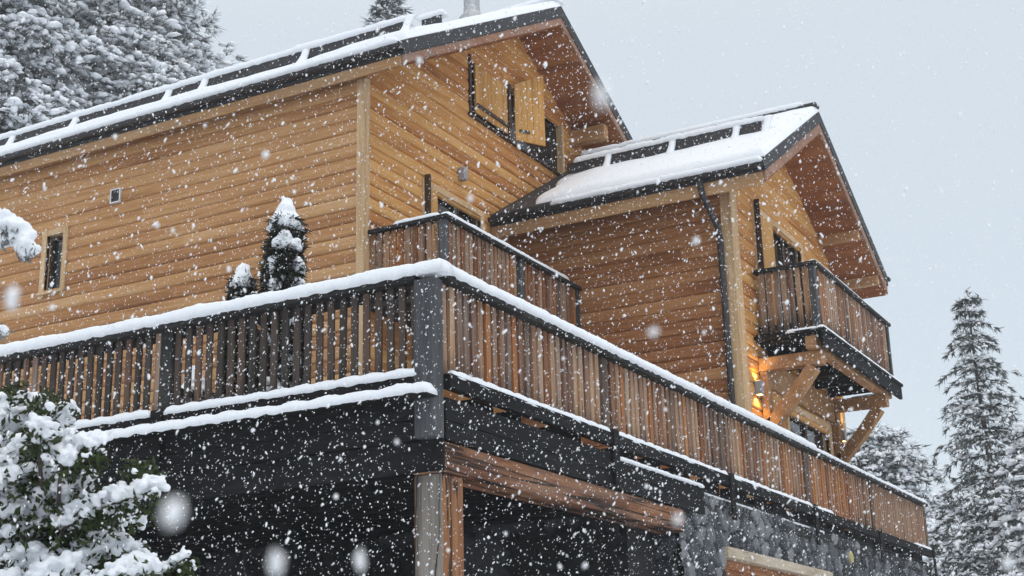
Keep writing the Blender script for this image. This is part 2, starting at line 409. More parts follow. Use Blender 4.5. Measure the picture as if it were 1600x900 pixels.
WIN = (11.14, 11.52, 4.30, 5.30)               # narrow window of the long wall (y0,y1,z0,z1)
DOOR1 = (7.70, 9.45, 3.15, 5.44)               # upper balcony door (x)
ATT = (9.22, 12.68, 7.27, 8.26)                # attic window band
DOOR2 = (11.62, 14.15, 3.15, 5.42)             # wing balcony door
DOOR3 = (12.6, 14.9, -.1, 2.15)                # lower wing door
ms = siding(('x', AX), BY, YB, -.2, 6.75, -1, [WIN]).build('side_wall', 'side', chalet, smooth=False)
siding(('y', BY), AX, 16.4, -.2, 9.6, -1, [DOOR1, ATT], top=lambda x: min(roof_z(x), 99) - .38).build('gable_wall', 'gable', chalet)
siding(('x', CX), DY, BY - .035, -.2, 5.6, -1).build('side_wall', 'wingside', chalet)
siding(('y', DY), CX, CXR, -.2, 7.3, -1, [DOOR2, DOOR3], top=lambda x: wing_z(x) - .42).build('gable_wall', 'gable', chalet)
# solid core behind the siding, dark in the openings
core = MB()
core.prism([(AX + .14, -.3), (16.3, -.3), (16.3, roof_z(16.3) - .3), (XK, ZK - .3), (AX + .14, roof_z(AX + .14) - .3)], 'y', BY + .14, YB)
core.prism([(CX + .14, -.3), (CXR - .02, -.3), (CXR - .02, wing_z(CXR) - .3), (WXK, WZK - .3), (CX + .14, wing_z(CX + .14) - .3)], 'y', DY + .14, BY + .139)
core.build('inner_wall', 'dark', chalet)
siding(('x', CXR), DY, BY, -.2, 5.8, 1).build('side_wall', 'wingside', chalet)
siding(('x', 16.4), BY, YB, -.2, 6.8, 1).build('side_wall', 'side', chalet)
# corner boards
cb = MB().box(AX - .055, AX - .005, BY - .055, BY + .085, -.15, 6.62).box(AX - .004, AX + .10, BY - .056, BY - .012, -.15, 6.64)
cb.build('corner_board', 'trim', chalet, bev=.006)
cb = MB().box(CX - .055, CX - .005, DY - .055, DY + .13, -.15, 5.45).box(CX - .004, CX + .24, DY - .056, DY - .012, -.15, 5.42)
cb.build('corner_board', 'trim', chalet, bev=.006)
MB().box(CXR - .14, CXR + .05, DY - .06, DY - .012, -.15, 5.3).build('corner_board', 'trim', chalet, bev=.006)
MB().box(AX + .02, AX + .12, BY - .056, BY - .03, -.15, 3.0).build('corner_board', 'trim', chalet)

def chevron(mb, xl, zl, xk, zk, xr, zr, y0, y1, t0, t1):
    pts = [(xl, zl - t0), (xk, zk - t0), (xr, zr - t0), (xr, zr - t1), (xk, zk - t1), (xl, zl - t1)]
    return mb.prism(pts, 'y', y0, y1)
roof = chevron(MB(), XE, ZE, XK, ZK, XR, ZR, YR, YB + .6, 0, .23).build('roof', 'tile', chalet, bev=.006)
sl = (ZK - ZE) / (XK - XE); sr = (ZR - ZK) / (XR - XK)
chevron(MB(), XE + .05, ZE + .05 * sl, XK, ZK, XR - .05, ZR - .05 * sr, YR + .06, YB + .5, .233, .40).build('soffit', 'soffit', roof)
# barge boards under the dark rake trim
bb = MB()
for (xa, xb, f) in ((XE + .02, XK, roof_z), (XK, XR - .02, roof_z)):
    bb.prism([(xa, f(xa) - .234), (xb, f(xb) - .234), (xb, f(xb) - .38), (xa, f(xa) - .38)], 'y', YR + .018, YR + .055)
bb.build('barge_board', 'rake', roof, bev=.004)
MB().box(XE + .008, XE + .044, YR + .058, YB + .4, ZE - .40, ZE - .234).build('fascia', 'fascia', roof, bev=.004)
# purlins carrying the rake overhang
for x, z in ((13.15, 8.15), (15.9, roof_z(15.9) - .5)):
    MB().box(x - .09, x + .09, YR + .16, BY + .02, z - .13, z + .17).build('purlin', 'fascia', roof, bev=.012)

def gutter(x, y0, y1, z, parent, outw=-1, r=.07):
    K = 10; V = []; Fc = []; n = 2
    prof = [(r * cos(t), -r * sin(t)) for t in np.linspace(pi, 0, K)] + [((r - .012) * cos(t), -(r - .012) * sin(t)) for t in np.linspace(0, pi, K)]
    m = MB(); m.prism([(x + outw * r + p[0], z + p[1]) for p in prof], 'y', y0, y1)
    for ye in (y0, y1): m.prism([(x + outw * r + p[0], z + p[1]) for p in prof[:K]], 'y', ye - .003, ye + .003)
    return m.build('gutter', 'metal', parent, smooth=False)
g1 = gutter(XE - .004, YR - .02, YB + .4, ZE - .10, roof, r=.085)
snow_strip((XE - .115, YR + .0, ZE - .10), (XE - .115, YB, ZE - .10), .17, .105, 3, .18, .05).build('snow', 'snow', roof, smooth=True)
MB().box(XE - .03, XE - .006, YR, YB + .3, ZE - .17, ZE - .11).build('gutter_strap', 'metal', roof)

def slope_snow(fz, x0, x1, ya, yb, T, seed, nx=26, ny=160, lip=.12, lipb=.12):
    """snow blanket on a roof slope; ya(x), yb(x) are its front and back edges"""
    V = []; Fc = []
    xs = [x0 + (x1 - x0) * (i / nx) ** 1.6 for i in range(nx + 1)]
    L0 = None
    for i, x in enumerate(xs):
        a, b = ya(x), yb(x)
        for j in range(ny + 1):
            q = j / ny; q = .5 - .5 * cos(pi * q) if False else q
            y = a + (b - a) * q
            k = min(1, abs(x - x0) * 1.15 / lip, abs(y - a) / lip, abs(b - y) / lipb)
            t = T * sqrt(max(0, 1 - (1 - k) ** 2)) 
            t *= 1 + .22 * nz(x * .9, y * .7, seed) + .10 * nz(x * 3, y * 2.6, seed + 4)
            wx = .03 * nz(y * 1.6, seed) * (1 if i == 0 else 0)
            V.append((x + wx, y, fz(x) + .006 + t))
    n1 = ny + 1
    for i in range(nx):
        for j in range(ny): Fc.append((i * n1 + j, (i + 1) * n1 + j, (i + 1) * n1 + j + 1, i * n1 + j + 1))
    return npmesh('snow', V, Fc, 'snow', True)
link('snow', slope_snow(roof_z, XE + .09, XK + .02, lambda x: YR + .02, lambda x: YB + .5, .165, 1, 30, 330), roof)
link('snow', slope_snow(lambda x: roof_z(x), XR, XK - .02, lambda x: YR + .02, lambda x: YB + .5, .18, 2, 20, 120), roof)
# snow guard: planks raised on brackets, snow lying on top and over the brackets
GX = 6.02
gz = roof_z(GX)
br = [4.22, 6.13, 8.18, 8.95, 11.07, 12.6, 14.5]
MB().box(GX - .02, GX + .02, 4.24, YB, gz + .16, gz + .33).build('snow_guard', 'metal', roof, bev=.004)
MB().box(7.0, 7.04, 4.26, 4.62, roof_z(7.0) + .10, roof_z(7.0) + .34).build('snow_guard', 'metal', roof, bev=.004)
snow_strip((GX + .03, 4.26, gz + .325), (GX + .03, YB, gz + .325), .17, .105, 8, .25, .05).build('snow', 'snow', roof, smooth=True)
snow_strip((7.05, 4.2, roof_z(7.0) + .33), (7.05, 4.7, roof_z(7.0) + .33), .16, .09, 9, .2, .04).build('snow', 'snow', roof, smooth=True)
def ico(c, r, seed=0, sub=2, amp=.25, fr=2.2):
    import bmesh
    bm = bmesh.new(); bmesh.ops.create_icosphere(bm, subdivisions=sub, radius=1)
    vs = [v.co.copy() for v in bm.verts]; fs = [tuple(v.index for v in f.verts) for f in bm.faces]; bm.free()
    out_ = []
    for v in vs:
        k = 1 + amp * nz(v.x * fr + seed, v.y * fr + seed * 1.3, v.z * fr)
        out_.append((c[0] + v.x * r[0] * k, c[1] + v.y * r[1] * k, c[2] + v.z * r[2] * k))
    return out_, fs
def snow_bridge(x, y, z0, z1, w, seed, par):
    """snow frozen over a guard bracket: a soft sloping web from the blanket up to the cap"""
    V = []; n, K = 8, 9
    for i in range(n + 1):
        f = i / n
        for j in range(K):
            t = pi * j / (K - 1); ww = w * (1 + .55 * (2 * f - 1) ** 2) * (1 + .12 * nz(f * 3, seed))
            V.append((x + .03 - .15 * (1 - f) ** 1.5 - .07 * sin(t), y - cos(t) * ww / 2 + .05 * (1 - f), z0 + (z1 - z0) * f + .01 * nz(j, f * 4, seed)))
    Fc = [(i * K + j, i * K + j + 1, (i + 1) * K + j + 1, (i + 1) * K + j) for i in range(n) for j in range(K - 1)]
    Fc += [(i * K + K - 1, i * K, (i + 1) * K, (i + 1) * K + K - 1) for i in range(n)]
    Fc += [tuple(range(K - 1, -1, -1)), tuple(n * K + j for j in range(K))]
    MB().add(V, Fc).build('snow', 'snow', par, smooth=True)
for i, y in enumerate(br): snow_bridge(GX, y, gz + .02, gz + .39, .15, i * 3.1, roof)
snow_strip((XK, YR + .02, ZK + .12), (XK, YB, ZK + .12), .35, .12, 5, .2, .1).build('snow', 'snow', roof, smooth=True)
# chimney flue on the ridge
ch = MB().lathe((11.0, 6.0, ZK + .02), [(.26, 0), (.25, .22), (.20, .28), (.165, .34), (.16, .42), (.155, .44), (.155, 1.2), (.20, 1.22), (.20, 1.3)], 28)
ch.build('chimney', 'steel', roof, smooth=False)

# wing roof
wroof = chevron(MB(), WXE, WZE, WXK, WZK, WXR, WZR, WYR, BY - .04, 0, .22).build('roof', 'tile', chalet, bev=.006)
wsl = (WZK - WZE) / (WXK - WXE); wsr = (WZR - WZK) / (WXR - WXK)
chevron(MB(), WXE + .05, WZE + .05 * wsl, WXK, WZK, WXR - .05, WZR - .05 * wsr, WYR + .06, BY - .04, .223, .44).build('soffit', 'soffit', wroof)
bb = MB()
for (xa, xb) in ((WXE + .02, WXK), (WXK, WXR - .02)):
    bb.prism([(xa, wing_z(xa) - .224), (xb, wing_z(xb) - .224), (xb, wing_z(xb) - .40), (xa, wing_z(xa) - .40)], 'y', WYR + .018, WYR + .055)
bb.build('barge_board', 'rake', wroof, bev=.004)
MB().box(WXE + .008, WXE + .044, WYR + .058, BY - .05, WZE - .44, WZE - .224).build('fascia', 'fascia', wroof, bev=.004)
for x in (15.45, 16.6):
    z = wing_z(x) - .56
    MB().box(x - .07, x + .07, WYR + .06, DY + .02, z - .02, z + .16).build('purlin', 'fascia', wroof, bev=.01)
gutter(WXE - .004, WYR - .02, BY - .08, WZE - .10, wroof, r=.08)
gutter(WXR + .005, WYR - .02, BY - .08, WZR - .02, wroof, outw=1, r=.08)
snow_strip((WXE - .105, WYR + .0, WZE - .10), (WXE - .105, 3.75, WZE - .10), .16, .095, 13, .18, .04).build('snow', 'snow', wroof, smooth=True)
link('snow', slope_snow(wing_z, WXE + .09, WXK + .02, lambda x: WYR + .02, lambda x: 4.2 + .18 * (x - WXE) + .07 * sin(x * 5), .145, 21, 40, 140, .09, 1.0), wroof)
link('snow', slope_snow(wing_z, WXR, WXK - .02, lambda x: WYR + .02, lambda x: 4.6, .17, 22, 20, 50), wroof)
WG = 11.55; wgz = wing_z(WG)
MB().box(WG - .02, WG + .02, .62, 4.35, wgz + .14, wgz + .34).build('snow_guard', 'metal', wroof, bev=.004)
snow_strip((WG + .05, .55, wgz + .35), (WG + .05, 4.2, wgz + .35), .2, .10, 31, .25, .04).build('snow', 'snow', wroof, smooth=True)
for i, y in enumerate((.5, 1.05, 2.25, 3.5)): snow_bridge(WG, y, wgz + .02, wgz + .40, .13, i * 2.3 + 40, wroof)
MB().box(WXK - .12, WXK + .12, WYR + .02, 4.9, WZK + .10, WZK + .16).build('ridge_cap', 'metal', wroof, bev=.01)
snow_strip((WXK, WYR + .25, WZK + .155), (WXK, 4.8, WZK + .155), .26, .10, 33, .2, .05).build('snow', 'snow', wroof, smooth=True)

# windows and doors
def wframe_x(x, y0, y1, z0, z1, name, depth=.14, fw_=.11):
    f = MB(); o = .05
    f.box(x - o, x + depth - .02, y0 - fw_, y0, z0 - fw_, z1 + fw_).box(x - o, x + depth - .02, y1, y1 + fw_, z0 - fw_, z1 + fw_)
    f.box(x - o + .004, x + depth - .02, y0, y1, z1, z1 + fw_ - .01).box(x - o - .03, x + depth - .02, y0 - fw_ - .02, y1 + fw_ + .02, z0 - .05, z0 - .002)
    w = f.build(name, 'trim', chalet, bev=.006)
    MB().box(x + .09, x + .11, y0, y1, z0, z1).build('pane', 'pane', w)
    MB().box(x + .05, x + .088, y0 + .002, y0 + .05, z0, z1).box(x + .05, x + .088, y1 - .05, y1 - .002, z0, z1).box(x + .05, x + .087, y0 + .05, y1 - .05, z1 - .05, z1 - .002).build('sash', 'frame_dark', w)
    return w
wframe_x(AX, *WIN, 'window')
v = MB().box(AX - .06, AX + .02, 9.88, 10.10, 5.60, 5.62).box(AX - .06, AX + .02, 9.88, 10.10, 5.83, 5.85).box(AX - .06, AX + .02, 9.88, 9.90, 5.62, 5.83).box(AX - .06, AX + .02, 10.08, 10.10, 5.62, 5.83).build('vent', 'white', chalet)
vg = MB().box(AX - .04, AX - .02, 9.90, 10.08, 5.62, 5.83)
for k in range(5): vg.bar((AX - .05, 9.9, 5.64 + k * .04), (AX - .05, 10.08, 5.64 + k * .04), .004, .02)
vg.build('grille', 'metal', v)

# attic window band
f = MB(); yf = BY - .06
for xa, xb in ((ATT[0] - .09, ATT[0] - .03), (10.53, 10.62)): f.box(xa, xb, yf, BY + .1, ATT[2] - .05, ATT[3] + .1)
f.box(ATT[0] - .12, ATT[1], yf - .02, BY + .1, ATT[2] - .085, ATT[2] - .045)
att = f.build('attic_window', 'frame_dark', chalet, bev=.005)
MB().box(ATT[1] - .02, ATT[1] + .06, yf, BY + .1, 7.2, 8.3).build('window_trim', 'trim', att, bev=.004)
MB().box(10.66, ATT[1] - .02, BY + .07, BY + .09, ATT[2], ATT[3]).build('pane', 'pane', att)
sh = MB(); 
for k in range(8):
    xa = 9.32 + k * 1.14 / 8; sh.box(xa + .003, xa + .1395, yf - .002, yf + .04, ATT[2] + .06, ATT[3] - .02)
sh.box(9.32, 10.46, yf + .004, yf + .03, ATT[2] + .05, ATT[3] - .03)
sh.build('shutter', 'shutter', att, bev=.003)
MB().box(9.34, 10.44, yf - .035, yf - .004, ATT[2] + .16, ATT[2] + .22).build('shutter_bar', 'frame_dark', att)
t30 = radians(30); hx, hy = 10.68, BY - .075
dv = Vector((cos(t30), -sin(t30), 0)); nv = Vector((-sin(t30), -cos(t30), 0))
sh = MB(); Wd = .64
for k in range(5):
    a, b = Wd * k / 5 + .002, Wd * (k + 1) / 5 - .002
    zt = lambda s: 8.36 + .34 * s / Wd
    zb = 7.27
    P = lambda s, z, o: Vector((hx, hy, z)) + dv * s + nv * o
    vs = [P(a, zb, 0), P(b, zb, 0), P(b, zt(b), 0), P(a, zt(a), 0), P(a, zb, .035), P(b, zb, .035), P(b, zt(b), .035), P(a, zt(a), .035)]
    sh.add(vs, [(0, 1, 2, 3), (7, 6, 5, 4), (0, 4, 5, 1), (1, 5, 6, 2), (2, 6, 7, 3), (3, 7, 4, 0)])
sh.build('shutter', 'shutter', att, bev=.003)
hb = MB()
for z in (7.46,): 
    a, b = Vector((hx, hy, z)) + nv * .045 + dv * .08, Vector((hx, hy, z)) + nv * .045 + dv * .3
    hb.bar(a, b, .02, .05)
hb.build('hinge', 'metal', att)

def balcony_door(x0, x1, z0, z1, y, xleaf, name):
    f = MB(); o = .05
    f.box(x0 - .10, x0, y - o, y + .12, z0, z1 + .1).box(x1, x1 + .1, y - o, y + .12, z0, z1 + .1).box(x0, x1, y - o, y + .12, z1, z1 + .1)
    d = f.build(name, 'trim', chalet, bev=.005)
    MB().box(xleaf, x1, y + .08, y + .10, z0, z1).build('pane', 'pane', d)
    m = MB()
    for k in range(3): 
        xa = xleaf + .1 + k * (x1 - xleaf - .2) / 2; m.box(xa - .05, xa + .05, y + .03, y + .078, z0, z1)
    m.build('sash', 'frame_dark', d)
    s = MB(); n = max(2, int((xleaf - x0 - .02) / .13))
    for k in range(n):
        a = x0 + .02 + (xleaf - x0 - .02) * k / n; s.box(a + .002, a + (xleaf - x0 - .02) / n - .002, y - .075, y - .03, z0, z1 - .02)
    s.build('shutter', 'shutter', d, bev=.003)
    s = MB()
    for k in range(2): s.box(x0 - .02 - .045 * k, x0 + .015 - .045 * k, y - .13 - .02 * k, y - .055, z0, z1 + .16)
    s.build('shutter', 'frame_dark', d, bev=.003)
    return d
balcony_door(*DOOR1, BY, 8.0, 'balcony_door')
balcony_door(*DOOR2, DY, 12.45, 'balcony_door')
f = MB().box(DOOR3[0] - .12, DOOR3[0], DY - .05, DY + .12, 0, 2.27).box(DOOR3[1], DOOR3[1] + .18, DY - .05, DY + .12, 0, 2.27).box(DOOR3[0], DOOR3[1], DY - .05, DY + .12, 2.15, 2.27)
d3 = f.build('terrace_door', 'trim', chalet, bev=.005)
MB().box(DOOR3[0], DOOR3[1], DY + .08, DY + .1, 0, 2.15).build('pane', 'pane', d3)
MB().box(13.7, 13.8, DY + .03, DY + .078, 0, 2.15).box(12.6, 14.9, DY + .03, DY + .077, 2.05, 2.148).build('sash', 'frame_dark', d3)

# downpipe
px_ = CX - .13
MB().tube([(WXE - .08, 1.12, WZE - .10), (WXE - .08, 1.12, WZE - .25), (WXE - .02, 1.11, WZE - .42), (px_ - .05, 1.08, 4.75), (px_, 1.07, 4.55), (px_, 1.06, 3.0), (px_, 1.06, -.1)], .052, 12).build('downpipe', 'metal', chalet, smooth=True)

# ------------------------------------------------------------------ balusters, railings, balconies
def bal_mesh(w, t, h, mat):
    m = MB().box(-w / 2, w / 2, -t / 2, t / 2, -h / 2, h / 2).mesh('baluster', mat)
    return m
BM = {}
def baluster(parent, loc, along, h, mat, w=.083, t=.028, lean=0):
    key = (h, mat, w, t)
    if key not in BM: BM[key] = bal_mesh(w, t, h, mat)
    o = link('baluster', BM[key], parent, loc); o.rotation_euler = (0, lean, 0 if along == 'x' else pi / 2)
    return o
rb = random.Random(3)
def balcony_rail(par, x0, x1, yf, yw, zf, zt, mats, post_mid, side=True, prefix=''):
    """railing of a balcony: front from x0 to x1 at yf, left side from yf back to yw"""
    h = zt - .06 - zf - .02
    posts = [(x0, yf), (x1, yf)] + [(x, yf) for x in post_mid]
    for x, y in posts: MB().box(x - .055, x + .055, y - .055, y + .055, zf - .12, zt - .06).build('balcony_post', 'greypost', par, bev=.006)
    hr = MB().box(x0 - .10, x1 + .07, yf - .10, yf + .08, zt - .06, zt)
    if side: hr.box(x0 - .10, x0 + .08, yf + .082, yw, zt - .061, zt - .001)
    hr.build('handrail', 'rail', par, bev=.008)
    br_ = MB().box(x0 + .06, x1 - .06, yf + .01, yf + .06, zf + .06, zf + .15)
    if side: br_.box(x0 + .01, x0 + .06, yf + .06, yw, zf + .06, zf + .15)
    br_.build('bottom_rail', 'rail', par, bev=.004)
    x = x0 + .11
    while x < x1 - .09:
        if all(abs(x - q) > .085 for q in post_mid): baluster(par, (x, yf - .012 + rb.uniform(-.004, .004), zf + .02 + h / 2), 'x', h, rb.choice(mats), lean=rb.uniform(-.006, .006))
        x += .122
    if side:
        y = yf + .12
        while y < yw - .02:
            baluster(par, (x0 - .012, y, zf + .02 + h / 2), 'y', h, rb.choice(mats), lean=0); y += .122

# upper balcony in the nook between house and wing
b1 = MB().box(6.10, CX - .04, 3.70, BY - .04, 2.98, 3.14).build('balcony', 'rail', chalet, bev=.006)
balcony_rail(b1, 6.14, CX - .05, 3.72, BY - .06, 3.12, 4.20, ['bal_brown', 'bal_brown', 'bal_orange'], [8.4])
q = snow_strip((6.13, 3.72, 4.198), (10.0, 3.72, 4.198), .18, .085, 51, .15, .04); qq = snow_strip((6.12, 3.76, 4.197), (6.12, 4.55, 4.197), .15, .07, 52, .2, .04, endh=.1)
q.build('snow', 'snow', b1, smooth=True); qq.build('snow', 'snow', b1, smooth=True)
# wing balcony with ledge, beams and knee braces
yF = -.10; zF = 3.12
b2 = MB().box(11.20, 15.90, yF - .02, DY - .04, zF - .16, zF).build('balcony', 'black', chalet, bev=.006)
balcony_rail(b2, 11.30, 15.84, yF, DY - .06, zF, 4.22, ['bal_brown', 'bal_brown', 'bal_brown', 'bal_orange'], [])
q = snow_strip((11.30, yF, 4.218), (15.9, yF, 4.218), .15, .07, 61, .15, .04, endh=.15); q.build('snow', 'snow', b2, smooth=True)
lg = MB().box(11.04, 16.00, yF - .19, yF - .02, 3.0, 3.05).box(11.07, 15.97, yF - .16, yF - .10, 2.76, 2.999).box(11.04, 11.2, yF - .019, DY - .05, 3.0, 3.05)
lg.build('ledge', 'black', b2, bev=.006)
q = snow_strip((11.05, yF - .12, 3.048), (15.97, yF - .12, 3.048), .13, .055, 62, .2, .04); qq = snow_strip((11.1, yF - .08, 3.048), (11.1, .35, 3.048), .12, .04, 63, .3, .04, endh=.1)
q.build('snow', 'snow', b2, smooth=True); qq.build('snow', 'snow', b2, smooth=True)
for x in (11.35, 15.25): MB().box(x - .11, x + .11, yF - .05, DY - .03, 2.52, 2.74).build('bracket_beam', 'brace', b2, bev=.015)
MB().box(11.1, 15.75, yF - .02, yF + .16, 2.745, 2.955).build('front_beam', 'brace', b2, bev=.015)
for k in range(9):
    x = 11.75 + k * .42; MB().box(x - .05, x + .05, yF + .17, DY - .05, 2.79, 2.95).build('joist', 'black', b2) if k % 2 == 0 else None
def knee(x):
    m = MB(); n = 10; pts = []
    for i in range(n + 1):
        t = i / n; y = (DY - .12) + (yF + .12 - (DY - .12)) * t; z = 1.62 + (2.5 - 1.62) * t - .035 * sin(pi * t)
        pts.append((x, y, z))
    w = .20; V = []; Fc = []
    for i, p in enumerate(pts):
        a, b = pts[max(0, i - 1)], pts[min(n, i + 1)]; d = Vector((0, b[1] - a[1], b[2] - a[2])).normalized(); nn = Vector((0, -d.z, d.y))
        for sx_, sn in ((-1, -1), (1, -1), (1, 1), (-1, 1)): V.append(Vector(p) + Vector((sx_ * w / 2, 0, 0)) + nn * (sn * w / 2))
    for i in range(n):
        for j in range(4): Fc.append((i * 4 + j, i * 4 + (j + 1) % 4, i * 4 + 4 + (j + 1) % 4, i * 4 + 4 + j))
    Fc.append((3, 2, 1, 0)); Fc.append(tuple(n * 4 + j for j in range(4)))
    m.add(V, Fc); return m.build('knee_brace', 'brace', b2, bev=.012)
knee(11.35); knee(15.25)
for x in (11.35, 15.25): MB().box(x - .10, x + .10, DY - .16, DY - .036, 0, 2.515).build('wall_post', 'brace', b2, bev=.012)
snow_strip((15.25, yF, 2.738), (15.25, .5, 2.738), .18, .035, 66, .2, .04).build('snow', 'snow', b2, smooth=True)
MB().box(11.5, 15.1, DY - .12, DY - .036, 2.3, 2.75).build('wall_plate', 'brace', b2, bev=.01)

# wall lamps
def lamp(x, y, z, label, lit, s=1.0):
    t = thing('wall_lamp', label, 'wall lamp', (x, y, z), 'wall lamps on the chalet')
    MB().box(x - .06 * s, x + .06 * s, y - .13 * s, y - .012, z - .11 * s, z + .11 * s).build('housing', 'lampgrey', t, bev=.008)
    MB().box(x - .03, x + .03, y - .02, y + .05, z - .05, z + .05).build('bracket', 'metal', t)
    if lit:
        m, n, l, bs = newmat('lamp_glow'); bs.inputs['Emission Color'].default_value = (1, .62, .2, 1); bs.inputs['Emission Strength'].default_value = 6; bs.inputs['Base Color'].default_value = (.9, .8, .6, 1)
        for sgn in (1, -1):
            bm_ = MB().box(x - .045, x + .045, y - .11, y - .03, z + sgn * .112 - .002, z + sgn * .112 + .002).build('bulb', m, t)
            ld = bpy.data.lights.new('lamp_light', 'SPOT'); ld.energy = 15; ld.color = (1, .64, .18); ld.spot_size = radians(125); ld.spot_blend = .6; ld.shadow_soft_size = .03
            lo = bpy.data.objects.new('lamp_light', ld); COL.objects.link(lo); lo.parent = t; lo.location = (0, -.075, sgn * .13)
            lo.rotation_euler = (pi if sgn > 0 else 0, 0, 0)
            lo.rotation_euler = (radians(180 - 12) if sgn > 0 else radians(12), 0, 0)
lamp(8.78, BY - .02, 5.98, 'small grey box lamp, unlit, on the gable above the upper balcony', False)
lamp(11.02, DY - .02, 2.20, 'lit grey up-and-down lamp beside the dark downpipe under the wing balcony', True)
lamp(15.62, DY - .02, 2.15, 'lit lamp half hidden behind the far knee brace of the wing balcony', True)

# ------------------------------------------------------------------ deck
deck = thing('timber_deck', 'raised dark timber terrace carried on beams and a thick column', 'deck', (0, 0, -.1))
fl = MB()
k = 0
y = .0
while y < 12.0:
    fl.box(-.08 if y > .2 else .0, AX + .1, y + .03, y + .165, -.125, -.085); y += .14
y = .03
while y < DY: fl.box(AX + .104, 18.2, y, y + .135, -.125, -.085); y += .14
fl.box(CXR + .2, 18.2, DY + .1, 5, -.125, -.085)
fl.build('deck_board', 'black', deck)
MB().box(-.06, 5.9, .06, 12, -.40, -.126).box(5.9, 18.15, .06, .9, -.3, -.126).build('deck_core', 'concrete', deck)
f = MB().box(-.098, -.065, .22, 12.0, -.24, -.03).box(-.10, -.066, .22, 12.0, -.405, -.246)
f.build('fascia', 'black', deck, bev=.005)
f = MB().box(.005, 6.05, -.02, .02, -.25, -.05).box(.005, 6.05, -.018, .02, -.425, -.256)
f.build('fascia', 'black', deck, bev=.005)
MB().box(-.036, -.002, -.01, 12.0, -.69, -.412).build('beam', 'black', deck, bev=.012)
MB().box(.002, 5.4, .0, .335, -.70, -.432).build('beam', 'beam', deck, bev=.02)
colm = MB().box(.03, .35, .02, .34, -3.4, -.705)
co = colm.build('column', 'column', deck, bev=.025)
MB().box(.022, .0305, .045, .315, -3.35, -.71).build('column_face', 'columngrey', co)
lg = MB().box(-.30, -.10, -.0, 12.0, -.075, -.035); lg = lg.build('ledge', 'black', deck, bev=.006)
snow_strip((-.21, -.005, -.037), (-.21, 12, -.037), .2, .085, 71, .22, .03, scallop=.37).build('snow', 'snow', lg, smooth=True)
snow_strip((3.55, -.025, -.084), (6.0, -.025, -.084), .05, .022, 72, .4, .04, endh=.1).build('snow', 'snow', deck, smooth=True)
for x, w in ((.85, .2), (1.45, .14), (2.55, .35), (3.95, .3), (4.75, .25), (5.6, .3), (6.6, .3), (7.6, .35), (8.5, .25), (9.3, .3), (10.2, .35), (11.2, .3), (12.2, .35), (13.2, .3), (14.0, .2), (14.55, .12), (14.95, .12), (15.35, .12), (15.8, .15), (16.5, .3), (17.4, .35)): MB().box(x - w, x + w, .10, .22, -.084, .06).build('rail_block', 'black', deck)
# underside planks and joists
for k in range(12): MB().box(.3 + k * .42, .38 + k * .42, .35, 8, -.58, -.405).build('joist', 'black', deck)

def deck_rail(label, axis, L, posts, mats_fn, zt=1.05):
    t = thing('deck_railing', label, 'railing', (0, 0, -.08), 'railings of the terrace')
    off = .05
    def P(u, v): return (u, v) if axis == 'x' else (v, u)
    def bx(m, u0, u1, v0, v1, z0, z1):
        if axis == 'x': m.box(u0, u1, v0, v1, z0, z1)
        else: m.box(v0, v1, u0, u1, z0, z1)
        return m
    v_ = .0 if axis == 'x' else -.14 + .06
    bx(MB(), (.02 if axis == 'x' else .22), L, v_ - .045, v_ + .115, zt - .035, zt + .035).build('handrail', 'rail', t, bev=.01)
    bx(MB(), .03 if axis == 'x' else .2, L, v_ + .080, v_ + .114, .93, 1.01).build('upper_rail', 'rail', t, bev=.004)
    bx(MB(), .03 if axis == 'x' else .2, L, v_ - .05, v_ + .035, .03 if axis == 'x' else .07, .165).build('bottom_rail', 'black', t, bev=.006)
    for p in posts:
        bx(MB(), p - .07, p + .07, v_ + .03, v_ + .12, .166, zt - .04).build('post', 'post' if axis == 'x' else 'rail', t, bev=.008)
        bx(MB(), p - .07, p + .07, v_ - .075, v_ - .051, -.40, .2).build('post_foot', 'black', t, bev=.005)
    start = .10 if axis == 'x' else .28
    u = start; n = 0; rest = MB(); h = .91
    while u < L - .05:
        if all(abs(u - p) > .10 for p in posts):
            vv = v_ + .062 + rb.uniform(-.005, .005)
            if n < 100: 
                x, y = P(u, vv); baluster(t, (x, y, .10 + h / 2), axis, h, mats_fn(u), w=.083 if axis == 'x' else .068, lean=rb.uniform(-.008, .008))
            else: bx(rest, u - .0415, u + .0415, vv - .014, vv + .014, .10, .10 + h)
            n += 1
        u += .131
    if rest.v: prop(rest.build('baluster', 'bal_brown', t), kind='stuff')
    # snow along handrail and on the bottom rail between the posts
    if axis == 'x':
        q = snow_strip((-.05, .03, zt + .033), (10.8, .03, zt + .033), .22, .10, 81, .16, .03, endh=.7); q.build('snow', 'snow', t, smooth=True)
        q = snow_strip((10.7, .03, zt + .033), (18.0, .03, zt + .033), .18, .045, 82, .5, .04); q.build('snow', 'snow', t, smooth=True)
    else:
        q = snow_strip((-.08, v_ + .03, zt + .033), (L, v_ + .03, zt + .033), .24, .115, 83, .16, .03, endh=.7) if False else snow_strip((v_ + .03, -.08, zt + .033), (v_ + .03, L, zt + .033), .24, .115, 83, .16, .03, endh=.7)
        q.build('snow', 'snow', t, smooth=True)
    ps = [(.0 if axis == 'x' else .1)] + [p for p in posts if p > .3] + [L]
    for i in range(len(ps) - 1):
        a, b = ps[i] + .09, ps[i + 1] - .09
        if axis == 'x' and i == 3: b = a + .9
        if axis == 'x' and i == 4: a = b - 1.2
        if b - a < .2: continue
        pa, pb = P(a, v_ - .012), P(b, v_ - .012)
        q = snow_strip((*pa, .163), (*pb, .163), .075 if axis == 'x' else .11, (.05 if axis == 'x' else .065), 90 + i, .2, .025, scallop=.262); q.build('snow', 'snow', t, smooth=True)
    return t
